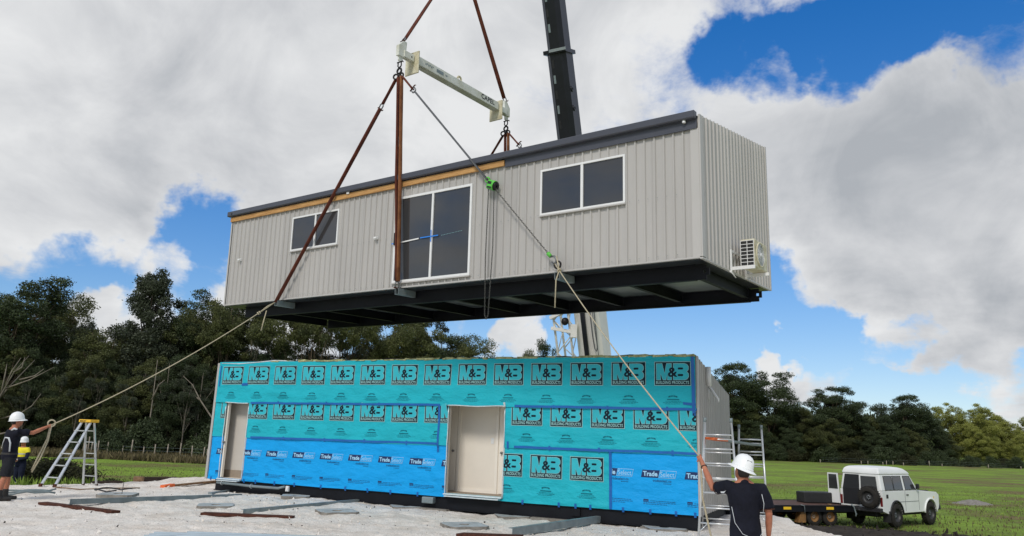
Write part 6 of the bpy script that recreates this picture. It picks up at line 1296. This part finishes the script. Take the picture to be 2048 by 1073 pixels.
dead(440, 905, 74, [[(440, 905, 0), (424, 836, 0), (400, 800, 0), (385, 770, 0), (366, 752, 0)], [(400, 800, 0), (385, 790, .5)]], 'pale curved bare limb just left of the wrapped module')
dead(293, 905, 74, [[(293, 905, 0), (300, 840, 0), (308, 780, 0), (315, 720, 0)], [(304, 800, 0), (318, 770, 0), (330, 760, 0)]], 'pale straight trunk in the belt right of the step ladder')
dead(325, 905, 76, [[(327, 905, 0), (323, 850, 0), (320, 800, 0), (334, 772, 0)], [(322, 850, 0), (312, 800, 0)]], 'thin forked grey trunk in the belt left of the wrapped module')
# understorey shrubs
def make_shrub(seed, mt, n=16, npc=260, size=.22):
    r = random.Random(seed); cen = []; rd_ = []; mb = MB()
    for i in range(n): a = r.uniform(0, 6.28); q = r.uniform(0, 1.5); z = r.uniform(.3, 1.7)*(1-.25*q); c = V((q*math.cos(a), q*math.sin(a), z)); cen.append(tuple(c)); rd_.append(r.uniform(.4, .75)); mb.tube([V((c.x*.1, c.y*.1, 0)), c*.6, c], [.05, .03, .015], 4)
    w = mb.build('stem', 'trunk_dark'); me = w.data; bpy.data.objects.remove(w); return me, leaf_mesh('foliage', cen, rd_, npc, size, mt, seed, .85)
SH = [make_shrub(21, 'leaf_dark', 18, 420, .15), make_shrub(22, 'scrub', 18, 420, .15), make_shrub(23, 'leaf_olive', 18, 420, .15)]
def shrub(px, py, depth, s, k, label, group, zs=1.0):
    p = at(px, py, depth); g = gz(p.x, p.y)-.1; o = empty('shrub', Matrix.Translation((p.x, p.y, g)) @ Matrix.Rotation(random.uniform(0, 6), 4, 'Z') @ Matrix.Diagonal((s, s, s*zs, 1)), label, 'shrub', group); link('stem', SH[k][0], o); link('foliage', SH[k][1], o)
for px in range(-20, 450, 24): shrub(px+random.uniform(-8, 8), 900, random.uniform(72, 84), random.uniform(.9, 1.8), random.choice((0, 0, 1)), 'low dark shrub at the foot of the left tree belt', 'shrubs under the left tree belt', random.uniform(.7, 1.1))
for px in range(0, 460, 20): shrub(px+random.uniform(-8, 8), 900, random.uniform(88, 102), random.uniform(2.2, 3.2), 0, 'tall shadowed shrub deep between the trunks of the left belt', 'undergrowth deep in the left belt', 1.5)
shrub(226, 895, 70, 1.1, 0, 'rounded dark shrub behind the legs of the step ladder', 'shrubs under the left tree belt')
for px in range(1430, 2060, 22): shrub(px+random.uniform(-8, 8), 915, random.uniform(142, 152), random.uniform(1.2, 2.2) if px < 1880 else random.uniform(.8, 1.3), random.choice((0, 0, 1)), 'low dark shrub at the foot of the right tree belt', 'shrubs under the right tree belt', random.uniform(.7, 1.1))
for px in range(1430, 1880, 18): shrub(px, 915, random.uniform(156, 172), random.uniform(2.4, 3.4), 0, 'tall shadowed shrub deep between the trunks of the right belt', 'undergrowth deep in the right belt', 1.5)
for px, py, dp, s in ((60, 940, 29, .7), (72, 950, 28.5, .75), (85, 945, 30, .8), (100, 950, 28, .7), (118, 945, 29, .8), (52, 945, 31, .75), (136, 948, 28.4, .6), (140, 940, 30, .7), (222, 955, 26.5, .42)): shrub(px, py, dp, s, 1, 'tangled dark scrub beyond the sand behind the step ladder', 'scrub beyond the sand on the left', .85)
# fences
def fence(pts, label, hmin, hmax, rr_=.07, wires=3):
    o = empty('wire_fence', Matrix.Translation((pts[0].x, pts[0].y, 0)), label, 'fence'); b = V((pts[0].x, pts[0].y, 0)); tops = []
    for p in pts:
        g = gz(p.x, p.y); h = random.uniform(hmin, hmax); mb = MB(); mb.tube([(p.x-b.x, p.y-b.y, g-.2), (p.x-b.x+random.uniform(-.05, .05), p.y-b.y, g+h)], [rr_, rr_*.85], 7); mb.build('post', 'post_wood', o); tops.append(V((p.x-b.x, p.y-b.y, g)))
    for k in range(wires):
        mb = MB(); mb.tube([t+V((0, 0, .3+.3*k)) for t in tops], .006, 4); mb.build('wire', 'galv_dull', o)
fence([V((at(x, 900, 69).x, 69+.01*i, 0)) for i, x in enumerate((166, 172, 176, 182, 191, 196, 214, 245, 262, 287, 309, 334, 360, 384, 407, 414))], 'wooden post and wire fence along the foot of the left tree belt', .9, 1.6, .055)
fence([V((at(x, 918, 138).x, 138, 0)) for x in (1640, 1722, 1735, 1765, 1772, 1785, 1806, 1858, 1883, 1975, 2040)], 'pale post fence along the foot of the right tree belt', .5, 1.0, .07)
# grey heap in the paddock
hx, hy = np.meshgrid(np.linspace(-2.2, 2.2, 40), np.linspace(-1.6, 1.6, 30)); hz = .36*np.exp(-(hx**2/1.1+hy**2/.7))+.06*fbm(hx, hy, 2.5, 3, 77)-.12
hp = gnd(1946, 1006, -1.15); o = grid_mesh('gravel_heap', hx, hy, hz, 'concrete_side'); o.location = (hp.x, hp.y, gz(hp.x, hp.y)); tag(o, 'low grey gravel heap in the paddock right of the wagon', 'heap')
# grass blades
def blades(name, mt, n, area, hmin, hmax, label, seed, dens):
    r = np.random.default_rng(seed); x = r.uniform(area[0], area[1], n*3); y = area[2]+(area[3]-area[2])*r.random(n*3)**1.5; k = dens(x, y, r); x, y = x[k][:n], y[k][:n]; n = len(x); z = ground_z(x, y)
    k2 = pad_sdf(x, y) > .5; x, y, z = x[k2], y[k2], z[k2]; n = len(x)
    h = r.uniform(hmin, hmax, n)*(np.clip((74-y)/35, .12, 1) if hmax < .2 else 1); w = h*.16+.008*y/20; a = r.uniform(0, 6.28, n); lx, ly = r.normal(0, .35, n)*h, r.normal(0, .35, n)*h
    v = np.stack([np.stack([x-np.cos(a)*w, y-np.sin(a)*w, z-.02], 1), np.stack([x+np.cos(a)*w, y+np.sin(a)*w, z-.02], 1), np.stack([x+lx, y+ly, z+h], 1)], 1).reshape(-1, 3)
    me = bpy.data.meshes.new(name); me.from_pydata(v.tolist(), [], np.arange(n*3).reshape(n, 3).tolist()); me.materials.append(K[mt]); tag(link(name, me), label, kind='stuff')
patch = lambda s, thr: (lambda x, y, r: fbm(x, y, s, 3, 90) > thr+.25*r.normal(size=len(x)))
blades('grass_blades', 'blade', 90000, (-52, 66, 20, 74), .04, .11, 'short green grass over the paddock', 31, patch(.12, -.15))
blades('dry_grass', 'blade_dry', 30000, (-52, 70, 22, 75), .05, .15, 'dry brown grass in patches over the paddock', 32, lambda x, y, r: fbm(x, y, .12, 3, 90) < -.02+.2*r.normal(size=len(x)))
blades('fence_grass', 'blade_dry', 12000, (-60, -22, 62, 74), .15, .6, 'tall dry grass along the left fence', 33, lambda x, y, r: np.ones(len(x), bool))
blades('edge_grass', 'blade', 9000, (-24, -10, 22, 31), .15, .55, 'longer green grass beyond the sand edge on the left', 34, lambda x, y, r: fbm(x, y, .4, 2, 91) > -.1)
